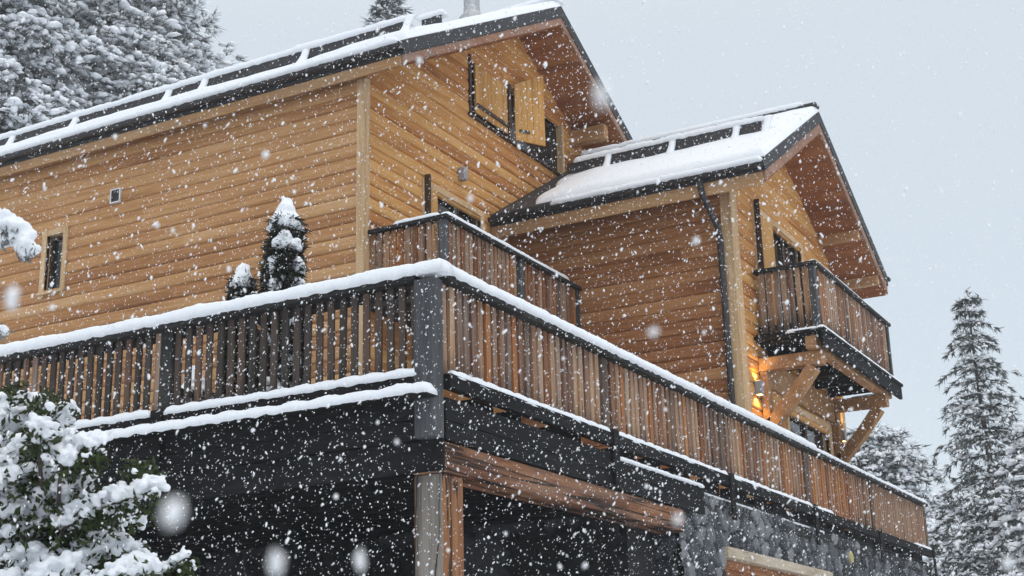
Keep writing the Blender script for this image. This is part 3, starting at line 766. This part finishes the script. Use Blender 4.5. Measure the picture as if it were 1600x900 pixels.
def mats_r(u):
    if 9.3 < u < 15.0: return rb.choice(['bal_orange', 'bal_orange', 'bal_brown'])
    return rb.choice(['bal_brown'] * 6 + ['bal_orange'])
def mats_l(u): return rb.choice(['bal_dark', 'bal_dark', 'bal_dark', 'bal_brown']) if u > 2.9 else 'bal_dark'
rR = deck_rail('long brown slatted terrace railing, rust toned, running away to the right', 'x', 18.1, [3.42, 6.95, 10.5, 14.15, 18.05], mats_r)
rL = deck_rail('blackened slatted terrace railing with wide snow cap in front of the long wall', 'y', 9.0, [3.17, 6.4], mats_l)
MB().box(-.145, .0, .0, .215, -.415, 1.012).build('post', 'greypost', rL, bev=.008)

# ------------------------------------------------------------------ stone wall and carport
def rubble(axis, c, u0, u1, z0, z1, outw, seed, cw=.30, chh=.24, res=.022, hole=None, amp=.06):
    rng = np.random.RandomState(seed)
    nu, nz_ = int((u1 - u0) / res) + 1, int((z1 - z0) / res) + 1
    us = np.linspace(u0, u1, nu); zs = np.linspace(z0, z1, nz_)
    gu, gz_ = np.meshgrid(us, zs, indexing='ij'); P = np.stack([gu.ravel(), gz_.ravel()], 1)
    P = P + .035 * np.stack([np.sin(P[:, 1] * 23 + P[:, 0] * 5) + .3 * np.sin(P[:, 1] * 47 + P[:, 0] * 37), np.sin(P[:, 0] * 19 + P[:, 1] * 7) + .3 * np.sin(P[:, 0] * 43 - P[:, 1] * 31)], 1)
    si = np.array([(u0 + (i + .5 + .5 * (k % 2)) * cw + rng.uniform(-.09, .09), z0 + (k + .5) * chh + rng.uniform(-.06, .06)) for i in range(-1, int((u1 - u0) / cw) + 2) for k in range(-1, int((z1 - z0) / chh) + 2)])
    d1 = np.full(len(P), 9.); d2 = np.full(len(P), 9.); idx = np.zeros(len(P), int)
    for s_, q in enumerate(si):
        dd = np.hypot((P[:, 0] - q[0]) * .8, P[:, 1] - q[1])
        m1 = dd < d1; m2 = (~m1) & (dd < d2)
        d2[m1] = d1[m1]; d1[m1] = dd[m1]; idx[m1] = s_; d2[m2] = dd[m2]
    e_ = np.clip((d2 - d1) / .05, 0, 1); hgt_ = amp * (e_ * (2 - e_)) + rng.uniform(-.025, .035, len(si))[idx] * e_ + rng.uniform(-.012, .012, len(P))
    tone = np.clip(rng.uniform(.0, 1.0, len(si))[idx] * (.1 + .9 * e_), 0, 1)
    V = np.empty((len(P), 3)); flat = np.stack([gu.ravel(), gz_.ravel()], 1)
    if axis == 'y': V[:, 0] = flat[:, 0]; V[:, 1] = c + outw * hgt_; V[:, 2] = flat[:, 1]
    else: V[:, 1] = flat[:, 0]; V[:, 0] = c + outw * hgt_; V[:, 2] = flat[:, 1]
    ii, kk = np.meshgrid(np.arange(nu - 1), np.arange(nz_ - 1), indexing='ij'); a = (ii * nz_ + kk).ravel()
    Fc = np.stack([a, a + nz_, a + nz_ + 1, a + 1], 1)
    if hole:
        cu = flat[a, 0]; cz = flat[a, 1]; Fc = Fc[~((cu > hole[0]) & (cu < hole[1]) & (cz < hole[2]))]
    return V, Fc, tone
def rub_obj(name, args, mat, parent):
    V, Fc, tone = rubble(*args[0], **args[1]); me = npmesh(name, V, Fc, mat, True)
    at = me.attributes.new('tone', 'FLOAT', 'POINT'); at.data.foreach_set('value', tone.astype(np.float32)) if len(at.data) == len(tone) else None
    return link(name, me, parent)
sw = thing('stone_wall', 'dark rubble stone wall under the long railing, with a pale lintel over a doorway', 'stone wall', (9, .1, -3.3))
rub_obj('masonry', (('y', .12, 5.42, 18.2, -3.4, -.12, -1, 5), dict(hole=(6.85, 11.3, -.86))), 'stone', sw)
rub_obj('masonry', (('x', 5.44, .12, .9, -3.4, -.2, -1, 6), {}), 'stone', sw)
MB().box(5.46, 6.8, .14, .7, -3.4, -.13).box(11.35, 18.15, .14, .9, -3.4, -.13).box(6.8, 11.35, .14, .7, -.84, -.13).box(6.8, 11.35, .72, .9, -3.4, -.13).build('wall_core', 'concrete', sw)
snow_strip((6.0, .09, -.125), (11.2, .09, -.125), .10, .035, 101, .6, .04, endh=.1).build('snow', 'snow', sw, smooth=True)
MB().box(6.82, 11.33, .0, .3, -.875, -.735).build('lintel', 'lintel', sw, bev=.012)
dr = MB()
for k in range(24): dr.box(6.87 + k * .186, 6.87 + k * .186 + .18, .20, .24, -3.3, -.88)
dr.box(6.87, 11.3, .12, .28, -.99, -.878)
dr.build('garage_door', 'door', sw, bev=.006)
MB().lathe((0, 0, 0), [(.09, 0), (.10, .02), (.085, .045)], 20).build('disc', 'lichen', sw, loc=(12.45, .04, -.42)).rotation_euler = (radians(90), 0, 0)
rw = thing('retaining_wall', 'dim boulder retaining wall in the shade under the terrace', 'retaining wall', (5, 4, -3.3))
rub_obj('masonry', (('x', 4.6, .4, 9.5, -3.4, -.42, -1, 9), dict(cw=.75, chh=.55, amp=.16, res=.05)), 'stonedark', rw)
MB().box(4.62, 5.4, .4, 9.5, -3.4, -.43).box(-.1, 5.4, 9.3, 9.6, -3.4, -.43).build('wall_core', 'concrete', rw)
gfl = MB().box(-.4, 5.3, .1, 9.3, -3.5, -2.98).build('carport_floor', 'concrete'); prop(gfl, kind='structure')

# ------------------------------------------------------------------ potted conifers on the deck
def remesh(o, vox, disp=0, size=.1, smooth=2):
    m = o.modifiers.new('remesh', 'REMESH'); m.mode = 'VOXEL'; m.voxel_size = vox; m.use_smooth_shade = True
    if smooth: s = o.modifiers.new('smooth', 'SMOOTH'); s.iterations = smooth; s.factor = .5
    if disp:
        t = bpy.data.textures.new('lumps', 'CLOUDS'); t.noise_scale = size; t.noise_depth = 3
        d = o.modifiers.new('displace', 'DISPLACE'); d.texture = t; d.strength = disp; d.texture_coords = 'LOCAL'
def sprays(P, D, L, wid, k, rng, spread=.55, droop=.15):
    """k thin needles-bundle triangles per spray: P (n,3) bases, D (n,3) unit dirs, L (n,) lengths"""
    n = len(P); V = np.empty((n * k, 3, 3))
    for i in range(k):
        r = rng.normal(size=(n, 3)) * spread; r[:, 2] -= droop
        d = D + r; d /= np.linalg.norm(d, axis=1)[:, None]
        s = np.cross(d, rng.normal(size=(n, 3))); s /= np.linalg.norm(s, axis=1)[:, None] + 1e-9
        l = (L * rng.uniform(.55, 1.1, n))[:, None]; w = (wid * rng.uniform(.6, 1.3, n))[:, None]
        b = P + D * (L * rng.uniform(-.25, .35, n))[:, None]
        V[i::k, 0] = b - s * w * .5; V[i::k, 1] = b + s * w * .5; V[i::k, 2] = b + d * l
    return V.reshape(-1, 3), np.arange(n * k * 3).reshape(-1, 3)
def clumps(P, rx, ry, rz, D, rng, ring=7):
    """small flattened snow pillows on top of sprays; returns verts, tris"""
    n = len(P); V = np.empty((n, 2 * ring + 2, 3)); h = D.copy(); h[:, 2] *= .6; h /= np.linalg.norm(h, axis=1)[:, None] + 1e-9
    s = np.cross(h, np.array([0, 0, 1.])); s /= np.linalg.norm(s, axis=1)[:, None] + 1e-9; u = np.cross(s, h)
    V[:, 0] = P + u * rz[:, None]; V[:, 1] = P - u * (rz * .25)[:, None]
    for j in range(ring):
        t = 2 * pi * j / ring
        for lv, (kr, kz) in enumerate(((1.0, .0), (.68, .72))):
            q = rng.uniform(.7, 1.3, n)
            V[:, 2 + lv * ring + j] = P + h * (rx * kr * q * cos(t))[:, None] + s * (ry * kr * q * sin(t))[:, None] + u * (rz * kz * rng.uniform(.8, 1.2, n))[:, None]
    F1 = []
    for j in range(ring):
        a, b = 2 + j, 2 + (j + 1) % ring; c, d = 2 + ring + j, 2 + ring + (j + 1) % ring
        F1 += [(a, b, d), (a, d, c), (c, d, 0), (b, a, 1)]
    F1 = np.array(F1); Fc = (F1[None] + (np.arange(n) * (2 * ring + 2))[:, None, None]).reshape(-1, 3)
    return V.reshape(-1, 3), Fc

def potted(x, y, h, r, label, seed):
    rng = np.random.RandomState(seed)
    t = thing('potted_conifer', label, 'potted conifer', (x, y, -.085), 'potted conifers on the terrace')
    MB().lathe((x, y, -.083), [(r * .55, 0), (r * .75, .32), (r * .8, .34), (r * .8, .38), (r * .6, .38)], 20).build('pot', 'pot', t, smooth=False)
    z0 = .25; H = h - z0; N = int(900 * H); 
    z = rng.uniform(0, 1 - .75 * min(.42, r * 1.5) / H, N); a = rng.uniform(0, 2 * pi, N)
    lob = 1 + .22 * np.sin(3 * a + z * 14 + seed) + .12 * np.sin(5 * a - z * 23)
    rad = r * (np.clip(1.02 - z, 0, 1) ** .30) * lob * rng.uniform(.45, 1, N) ** .5 * .95
    P = np.stack([x + rad * np.cos(a), y + rad * np.sin(a), z0 + z * H], 1)
    D = np.stack([np.cos(a) * .6, np.sin(a) * .6, np.full(N, -.25)], 1); D /= np.linalg.norm(D, axis=1)[:, None]
    V, Fc = sprays(P, D, np.full(N, .13), np.full(N, .03), 6, rng, .5, .2)
    link('foliage', npmesh('foliage', V, Fc, 'thuja'), t)
    MB().tube([(x, y, .1), (x, y, h - .15)], [.04, .01], 8).build('trunk', 'bark', t)
    sn = MB(); k = 0
    ch_ = min(.42, r * 1.5)                            # pointed cap
    for i in range(9):
        f = i / 8; V, Fc = ico((x + .02 * sin(i * 2 + seed), y + .02 * cos(i * 3), h - .03 - ch_ * f), (.03 + r * .78 * f ** .85,) * 2 + (.07,), seed + i, 2, .3); sn.add(V, Fc)
    remesh(sn.build('snow', 'snow', t, smooth=True), .022, .03, .06, 2)
    zz = h - ch_ - .2
    while zz > .25:
        for q in range(3):
            a_ = radians(212 + rng.uniform(-75, 75)) if q < 2 else rng.uniform(0, 2 * pi)
            sn = MB(); ro = r * rng.uniform(.55, .85); sz = r * rng.uniform(.28, .55)
            for w in range(6):
                aa = a_ + rng.uniform(-.35, .35)
                V, Fc = ico((x + ro * cos(aa), y + ro * sin(aa), zz + rng.uniform(-.10, .05)), (sz * .62, sz * .62, sz * rng.uniform(.35, .7)), seed + k, 2, .35); sn.add(V, Fc); k += 1
            remesh(sn.build('snow', 'snow', t, smooth=True), .022, .03, .06, 2)
        zz -= rng.uniform(.18, .28)
potted(1.2, 2.71, 2.72, .215, 'tallest snow-laden potted conifer standing on the terrace before the long wall', 11)
potted(1.2, 3.27, 2.06, .14, 'slim potted conifer with a pointed snow cap, just left of the tallest one', 19)
potted(1.25, 3.95, 1.02, .26, 'low snow-covered potted conifer behind the black railing, below its handrail', 13)

# ------------------------------------------------------------------ conifer trees
def conifer(name, label, cat, base, h, R, seed, n_wh, per, zmin=.05, shape=.75, droop=.35, sl=.32, k=6, wid=.05, snow=.6, pine=False, needle='needle', group=None, side=1.0, up=0.25, trunk=.16, step=.24, sz=1.0, wild=.28):
    rng = np.random.RandomState(seed); base = np.array(base, float)
    t = thing(name, label, cat, tuple(base), group)
    tr = MB(); pts = [base + np.array([0, 0, h * q]) + np.array([.05 * sin(q * 9 + seed), .05 * cos(q * 7), 0]) for q in np.linspace(0, 1, 12)]
    tr.tube([tuple(p) for p in pts], [trunk * (1 - q) + .012 for q in np.linspace(0, 1, 12)], 9)
    P, D, L = [], [], []
    for w in range(n_wh):
        q = zmin + (1 - zmin) * (w + rng.uniform(-.3, .3)) / n_wh; q = min(.99, max(zmin, q))
        rmax = R * (max(0, 1 - q) ** shape) * rng.uniform(.8, 1.1) + .12
        if pine: rmax = R * sqrt(max(.03, 1 - ((q - .45) / .56) ** 2)) * rng.uniform(.75, 1.08)
        a0 = rng.uniform(0, 2 * pi)
        for b in range(per):
            a = a0 + 2 * pi * b / per + rng.uniform(-.3, .3); lb = rmax * rng.uniform(.84 - wild, .84 + wild)
            d0 = np.array([cos(a), sin(a), 0.]); nseg = max(3, int(lb / step)); pb = []
            for s in range(nseg + 1):
                f = s / nseg
                zz = up * lb * f - droop * lb * f * f + (.12 * lb * max(0, f - .75) * 2 if not pine else 0)
                pb.append(base + np.array([0, 0, q * h]) + d0 * lb * f + np.array([0, 0, zz]) + rng.normal(size=3) * .03 * lb * f)
            tr.tube([tuple(p) for p in pb], [max(.004, .028 * (lb / R) * (1 - i / len(pb))) for i in range(len(pb))], 5, cap=False)
            sd = np.array([-d0[1], d0[0], 0])
            for s in range(1, nseg + 1):
                f = s / nseg; dirb = pb[s] - pb[s - 1]; dirb /= np.linalg.norm(dirb)
                wl = lb * .34 * (1 - .55 * f) * side * (1 if f > .12 else .3)
                m = max(1, int(wl / (sl * .55)))
                for sg in (-1, 1):
                    for i in range(m):
                        g = (i + rng.uniform(.2, .9)) / m
                        p = pb[s] + (sd * sg + dirb * .55) * wl * g + np.array([0, 0, -.22 * wl * g]) + rng.normal(size=3) * .03
                        P.append(p); dd = sd * sg * .8 + dirb * .7 + np.array([0, 0, -.28 + rng.uniform(-.15, .15)]); D.append(dd / np.linalg.norm(dd)); L.append(sl * rng.uniform(.7, 1.2))
                P.append(pb[s]); D.append(dirb); L.append(sl)
    for i in range(8):
        P.append(base + np.array([0, 0, h - .03 - i * .06])); D.append(np.array([.05, 0, 1.]) if i == 0 else np.array([cos(i * 2.4), sin(i * 2.4), .5])); L.append(sl * .6)
    P, D, L = np.array(P), np.array(D), np.array(L)
    tr.build('trunk', 'bark', t, smooth=True)
    V, Fc = sprays(P, D, L, np.full(len(P), wid), k, rng, .5 if pine else .36, .05 if pine else .18)
    link('crown', npmesh('crown', V, Fc, needle), t)
    # snow lies where the crown is thick: pillows on the sprays in patches
    patch = np.array([nz(*(p / .55 + seed)) for p in P]); sel = (patch + rng.uniform(-.5, .5, len(P)) * .9) > (.5 - snow) * 1.1
    P2 = np.repeat(P[sel], 2, 0); D2 = np.repeat(D[sel], 2, 0); L2 = np.repeat(L[sel], 2); n = len(P2)
    D2 = D2 + rng.normal(size=(n, 3)) * .45; D2[:, 2] *= .5; D2 /= np.linalg.norm(D2, axis=1)[:, None]
    Q = P2 + D2 * (L2 * rng.uniform(.0, .6, n))[:, None] + rng.normal(size=(n, 3)) * (.10 * L2)[:, None] + np.array([0, 0, .03])
    V, Fc = clumps(Q, L2 * rng.uniform(.16, .46, n) * sz, L2 * rng.uniform(.12, .28, n) * sz, rng.uniform(.03, .085, n) * sz * (L2 / .3), D2, rng)
    link('snow', npmesh('snow', V, Fc, 'snow', True), t)
    return t
def ground_at(px, D, py=895):
    p = fw(px, py, D); return (p.x, p.y, hgt(p.x, p.y))
def tree_at(px, ptop, D):
    p = fw(px, ptop, D); z0 = hgt(p.x, p.y); return (p.x, p.y, z0), p.z - z0
b_, h_ = tree_at(1512, 452, 40)
conifer('spruce_tree', 'tall slender snow-flecked spruce standing alone against the sky at right', 'spruce', b_, h_, 2.15, 5, 32, 7, .05, .64, .60, sl=.23, k=8, wid=.035, snow=.52, step=.2, sz=.95, side=.8, wild=.45, group='snowy conifers around the chalet')
b_, h_ = tree_at(1612, 655, 34)
conifer('spruce_tree', 'snow-loaded spruce cut off by the right edge, beside the tall slender one', 'spruce', b_, h_, 1.7, 6, 22, 7, .05, .6, .5, sl=.30, k=6, wid=.05, snow=.78, step=.24, sz=1.3, group='snowy conifers around the chalet')
b_, h_ = tree_at(1362, 668, 52)
conifer('pine_tree', 'pale rounded snowy pine showing above the far end of the terrace railing', 'pine', b_, h_, 2.7, 7, 20, 8, .1, .5, .3, sl=.34, k=6, wid=.05, snow=.92, pine=True, group='snowy conifers around the chalet', sz=1.2)
for i, (px, py, D, R, lab) in enumerate(((1478, 770, 56, 1.7, 'small white-dusted conifer in the gap between the railing end and tall spruce'), (1455, 815, 48, 1.3, 'low snowy conifer just beyond the far railing post'), (1545, 835, 46, 1.5, 'low snow-buried conifer at the foot of the tall spruce'))):
    b_, h_ = tree_at(px, py, D)
    conifer('conifer_tree', lab, 'conifer', b_, h_, R, 20 + i, 16, 7, .05, .6, .4, sl=.34, k=5, wid=.06, snow=.8, sz=1.3, group='snowy conifers around the chalet')
b_, h_ = tree_at(190, -95, 43)
conifer('pine_tree', 'broad pale snowy pine whose slanting crown rises right behind the long roof', 'pine', b_, h_, 7.2, 8, 36, 13, .42, .62, .22, sl=.42, k=9, wid=.035, snow=.95, needle='needle2', wild=.36, group='snowy conifers around the chalet', up=.35, sz=1.15, step=.26)
b_, h_ = tree_at(-25, -190, 38)
conifer('pine_tree', 'darker near pine with heavy snow clumps at the upper left corner', 'pine', b_, h_, 4.3, 9, 34, 9, .38, .3, .25, sl=.38, k=9, wid=.03, snow=.75, needle='needle2', group='snowy conifers around the chalet', up=.3, trunk=.3, sz=1.3, step=.25)
b_, h_ = tree_at(606, -25, 42)
conifer('pine_tree', 'treetop poking up behind the roof snow left of the chimney', 'pine', b_, h_, 1.35, 10, 22, 7, .6, .45, .2, sl=.3, k=8, wid=.04, snow=.6, group='snowy conifers around the chalet', needle='needle2')

# ------------------------------------------------------------------ air thick with fine snow
hm = bpy.data.materials.new('haze_air'); hm.use_nodes = True; hn = hm.node_tree; hn.nodes.clear()
ho = hn.nodes.new('ShaderNodeOutputMaterial'); hv = hn.nodes.new('ShaderNodeVolumePrincipled')
hv.inputs['Color'].default_value = (.93, .95, .97, 1); hv.inputs['Density'].default_value = .0009; hv.inputs['Anisotropy'].default_value = .2
hn.links.new(hv.outputs[0], ho.inputs['Volume'])
prop(MB().box(-930, 940, -930, 940, -7, 26).build('haze', hm), kind='stuff')

# ------------------------------------------------------------------ snow-laden laurel bush, lower left foreground
def bush():
    rng = np.random.RandomState(44); D0 = 6.4
    c = fw(90, 1000, D0)
    t = thing('laurel_bush', 'snow-laden evergreen laurel bush in the lower left foreground', 'bush', (c.x, c.y, hgt(c.x, c.y)))
    arms = [  # photo-measured arms of the bush: (px, py, radius px), spread in depth around 6.4 m
        ([(60, 760), (45, 690), (40, 645)], 40), ([(75, 740), (80, 680), (95, 650)], 26), ([(95, 720), (120, 690), (150, 690)], 20), ([(10, 760), (5, 700), (0, 640)], 34),
        ([(130, 690), (148, 705)], 14), ([(60, 800), (95, 760), (100, 735)], 34), ([(100, 820), (150, 785), (200, 775), (240, 758)], 20),
        ([(60, 850), (120, 820), (165, 800), (185, 820)], 30), ([(80, 900), (150, 850), (195, 850)], 26), ([(120, 920), (190, 890), (235, 885)], 20),
        ([(200, 915), (262, 890), (290, 868)], 12), ([(262, 895), (300, 890)], 11), ([(-20, 760), (20, 800), (40, 830)], 34), ([(20, 870), (70, 880)], 28), ([(0, 900), (40, 930)], 30), ([(100, 790), (130, 770)], 24), ([(-30, 690), (-10, 740)], 30), ([(30, 720), (70, 720)], 26), ([(0, 650), (55, 636)], 22), ([(60, 660), (70, 690)], 20), ([(200, 860), (225, 885)], 18), ([(40, 780), (30, 850)], 26), ([(110, 880), (60, 900)], 24)]
    sn = MB(); br_ = MB(); LP = []; LD = []; k = 0
    root = fw(40, 1060, D0 + .75)
    for pts, rp in arms:
        dd = D0 + rng.uniform(-.25, .3); w3 = [fw(px, py, dd + rng.uniform(-.08, .08)) for px, py in pts]
        br_.tube([tuple(root + Vector(rng.uniform(-.1, .1, 3))), tuple(root.lerp(w3[0], .6) + F_ * .15)] + [tuple(p - Vector((0, 0, .02))) for p in w3], [.016, .012] + [.008] * (len(w3) - 1) + [.003], 6)
        r3 = rp / 2213.6 * dd; n = max(2, int(sum((w3[i + 1] - w3[i]).length for i in range(len(w3) - 1)) / (r3 * .33)) + 1)
        for i in range(n + 1):
            f = i / n * (len(w3) - 1); a = min(int(f), len(w3) - 2); p = w3[a].lerp(w3[a + 1], f - a)
            for s in range(10):
                o = Vector(rng.normal(size=3)) * r3 * .5; rr = r3 * rng.uniform(.15, .46); o.z *= .75
                if rng.uniform() < .86:
                    V, Fc = ico(p + o + Vector((0, 0, .01)), (rr, rr, rr * .75), k, 2, .5, 2.6); sn.add(V, Fc)
                k += 1
            for s in range(9):
                o = Vector(rng.normal(size=3)) * r3 * .6; o.z -= r3 * .8
                LP.append(p + o); q = Vector(rng.normal(size=3)); q.z -= .5; LD.append(q.normalized())
        for s in range(10):                       # droplets hanging below the arm
            p = w3[0].lerp(w3[-1], rng.uniform(0, 1)); o = Vector(rng.normal(size=3)) * r3 * .6; rr = r3 * rng.uniform(.1, .22)
            V, Fc = ico(p + o - Vector((0, 0, r3 * .6)), (rr, rr, rr * 1.1), k, 2, .4); sn.add(V, Fc); k += 1
    for (px, py, s) in ((62, 640, 40), (15, 625, 22), (225, 742, 20), (60, 800, 80), (60, 880, 90), (120, 860, 70), (20, 740, 60), (40, 700, 50), (110, 745, 40), (20, 890, 80), (215, 735, 15), (235, 740, 12), (130, 715, 26), (0, 840, 70), (150, 830, 40)):          # leafy masses without snow
        dd = D0 + .20
        for s_ in range(int(7 * s)):
            q = fw(px + rng.normal() * s * .55, py + rng.normal() * s * .42, dd + rng.normal() * .14)
            LP.append(q); z = Vector(rng.normal(size=3)); z.z -= .2; LD.append(z.normalized())
    V = []; Fc = []
    for p, d in zip(LP, LD):
        s = d.cross(Vector(rng.normal(size=3))).normalized(); L = rng.uniform(.03, .06); w = L * rng.uniform(.36, .5); nn = s.cross(d) * (w * .3); a = len(V)
        V += [p, p + d * L * .5 + s * w * .5 + nn, p + d * L, p + d * L * .5 - s * w * .5 + nn, p + d * L * .52 - nn * .2]
        Fc += [(a, a + 1, a + 4), (a + 1, a + 2, a + 4), (a + 2, a + 3, a + 4), (a + 3, a, a + 4)]
    link('leaves', npmesh('leaves', V, Fc, 'leaf', False), t)
    br_.build('branch', 'bark', t, smooth=True)
    o = sn.build('snow', 'snow', t, smooth=True); remesh(o, .0075, .014, .025, 3)
bush()
# a fir outside the frame whose loaded branch tips reach in at the left edge
def fir_tips():
    rng = np.random.RandomState(5); D0 = 5.6
    b = fw(-420, 900, D0); base = Vector((b.x, b.y, hgt(b.x, b.y)))
    t = thing('fir_tree', 'snow-loaded fir branch tips drooping in at the left edge beside the small window', 'fir', tuple(base))
    tr = MB().tube([tuple(base), tuple(base + Vector((0, 0, 3.2))), tuple(base + Vector((0.05, 0, 6.0)))], [.12, .09, .02], 10)
    P = []; D = []; sn = MB(); k = 0
    for pts, rp in (([(-380, 360), (-150, 330), (-20, 342), (20, 350), (42, 375), (52, 395)], 13), ([(-60, 340), (0, 345), (10, 365), (8, 380)], 10), ([(-380, 540), (-120, 500), (-10, 508), (10, 515)], 11), ([(10, 350), (30, 372), (38, 400)], 8)):
        w3 = [fw(px, py, D0) for px, py in pts]; tr.tube([tuple(p) for p in w3], [.02] * (len(w3) - 1) + [.004], 6); r3 = rp / 2213.6 * D0
        for i in range(len(w3) - 1):
            n = max(2, int((w3[i + 1] - w3[i]).length / (r3 * .5)))
            for j in range(n):
                p = w3[i].lerp(w3[i + 1], j / n); d = (w3[i + 1] - w3[i]).normalized()
                for q in range(9): P.append(np.array(p) + rng.normal(size=3) * r3 * .4 + np.array([0, 0, -r3 * .45])); D.append(np.array(d) * .6 + rng.normal(size=3) * .4 + np.array([0, 0, -.5]))
                for q in range(4):
                    rr = r3 * rng.uniform(.4, .8); V, Fc = ico(p + Vector(rng.normal(size=3)) * r3 * .55 + Vector((0, 0, -r3 * .05)), (rr, rr, rr * .75), k, 2, .4); sn.add(V, Fc); k += 1
    P = np.array(P); D = np.array(D); D /= np.linalg.norm(D, axis=1)[:, None]
    V, Fc = sprays(P, D, np.full(len(P), .035), np.full(len(P), .006), 4, rng, .5, .2)
    link('needles', npmesh('needles', V, Fc, 'needle2'), t); tr.build('trunk', 'bark', t, smooth=True)
    o = sn.build('snow', 'snow', t, smooth=True); remesh(o, .008, .012, .03, 1)
fir_tips()

# ------------------------------------------------------------------ falling snow
def flakes():
    rng = np.random.RandomState(77); N = 95000
    D = (rng.uniform(3.4 ** 1.9, 17 ** 1.9, N)) ** (1 / 1.9)
    a = rng.uniform(-.50, .50, N); b = rng.uniform(-.32, .32, N)
    C0 = np.array(CAM); P = C0 + D[:, None] * (np.array(F_) + a[:, None] * np.array(R_) + b[:, None] * np.array(U_))
    ok = ~(((P[:, 0] > -.35) & (P[:, 1] > -.15) & (P[:, 2] > -.2) & ((P[:, 0] > 5.2))) | ((P[:, 0] > -.2) & (P[:, 1] > -.1) & (P[:, 2] < 0)) | ((P[:, 0] > 9.7) & (P[:, 1] > -.45)) | ((P[:, 0] > 5.6) & (P[:, 1] > 3.5)))
    P = P[ok]; n = len(P)
    r = rng.lognormal(math.log(.0024), .38, n); r = np.clip(r, .0014, .0056)
    g = (1 + 5 ** .5) / 2
    base = np.array([(-1, g, 0), (1, g, 0), (-1, -g, 0), (1, -g, 0), (0, -1, g), (0, 1, g), (0, -1, -g), (0, 1, -g), (g, 0, -1), (g, 0, 1), (-g, 0, -1), (-g, 0, 1)]) / 1.9
    T = np.array([(0, 11, 5), (0, 5, 1), (0, 1, 7), (0, 7, 10), (0, 10, 11), (1, 5, 9), (5, 11, 4), (11, 10, 2), (10, 7, 6), (7, 1, 8), (3, 9, 4), (3, 4, 2), (3, 2, 6), (3, 6, 8), (3, 8, 9), (4, 9, 5), (2, 4, 11), (6, 2, 10), (8, 6, 7), (9, 8, 1)])
    V = base[None] * rng.uniform(.45, 1.25, (n, 12, 1))
    V[:, :, 2] *= rng.uniform(1.0, 2.1, n)[:, None]; sl_ = rng.normal(.18, .38, n)[:, None]
    V[:, :, 0] += V[:, :, 2] * sl_ * .5; V[:, :, 1] -= V[:, :, 2] * sl_ * .85
    V = V * r[:, None, None] + P[:, None, :]
    Fc = (T[None] + (np.arange(n) * 12)[:, None, None]).reshape(-1, 3)
    o = link('falling_snow', npmesh('falling_snow', V.reshape(-1, 3), Fc, 'flake', True)); prop(o, 'countless small white flakes of falling snow filling the air', 'falling snow', kind='stuff')
flakes()
BIG = [(270, 800, 54, 1.9, 'largest blurred snowflake, before the dark carport right of the bush'),
       (432, 880, 44, 2.0, 'tall blurred snowflake at the bottom edge, left of the column'),
       (562, 876, 34, 1.8, 'slanting blurred snowflake near the bottom edge, just left of the column'),
       (18, 465, 36, 1.9, 'blurred snowflake at the left edge below the small window'),
       (940, 148, 50, 1.7, 'wide faint snowflake over the right roof edge of the main gable'),
       (415, 241, 19, 1.2, 'bright snowflake on the long wall above the tallest potted conifer'),
       (1088, 376, 18, 1.6, 'bright oval snowflake on the wing wall left of the downpipe'),
       (1021, 518, 32, .7, 'broad soft snowflake low on the wing wall above the terrace railing'),
       (1059, 812, 30, 1.1, 'soft snowflake at the end of the brown beam beside the stone wall'),
       (1575, 880, 34, 1.2, 'blurred snowflake in the lower right corner before the loaded spruce')]
SMALL = [(82, 480, 14), (180, 213, 11), (320, 196, 10), (655, 95, 16), (525, 776, 13), (790, 834, 11), (914, 884, 15), (735, 590, 12), (245, 352, 14), (270, 360, 12), (357, 420, 11), (590, 660, 10), (1100, 520, 11), (1385, 405, 10), (735, 310, 18), (875, 885, 12), (70, 295, 10), (1495, 850, 14), (1540, 620, 12), (700, 860, 10), (1010, 760, 11), (1330, 640, 10), (460, 300, 9), (1180, 470, 9), (620, 690, 15), (1250, 560, 9), (880, 560, 10), (1470, 300, 14), (1500, 180, 12), (1150, 120, 10), (405, 95, 9), (1040, 640, 10)]
def bigflake(px, py, s, asp, label, seed):
    rng = np.random.RandomState(seed); size = rng.uniform(.0042, .0062); D = max(.28, 2213.6 * (size + .0056) / s)
    import bmesh
    V, Fc = ico((0, 0, 0), (size / 2, size / 2, size / 2 * asp), seed * 1.7, 2, .8, 1.8)
    o = link('snowflake', MB().add(V, Fc).mesh('snowflake', 'flake', True), None, tuple(fw(px, py, D)))
    o.rotation_euler = (rng.uniform(-.3, .3), rng.uniform(-.3, .3), rng.uniform(0, 6)); prop(o, label, 'snowflake', 'large snowflakes drifting close to the lens')
for i, (px, py, s, asp, lab) in enumerate(BIG): bigflake(px, py, s, asp, lab, i + 1)
for i, (px, py, s) in enumerate(SMALL): bigflake(px, py, s, 1.4, 'small soft snowflake drifting close to the viewer', i + 60)
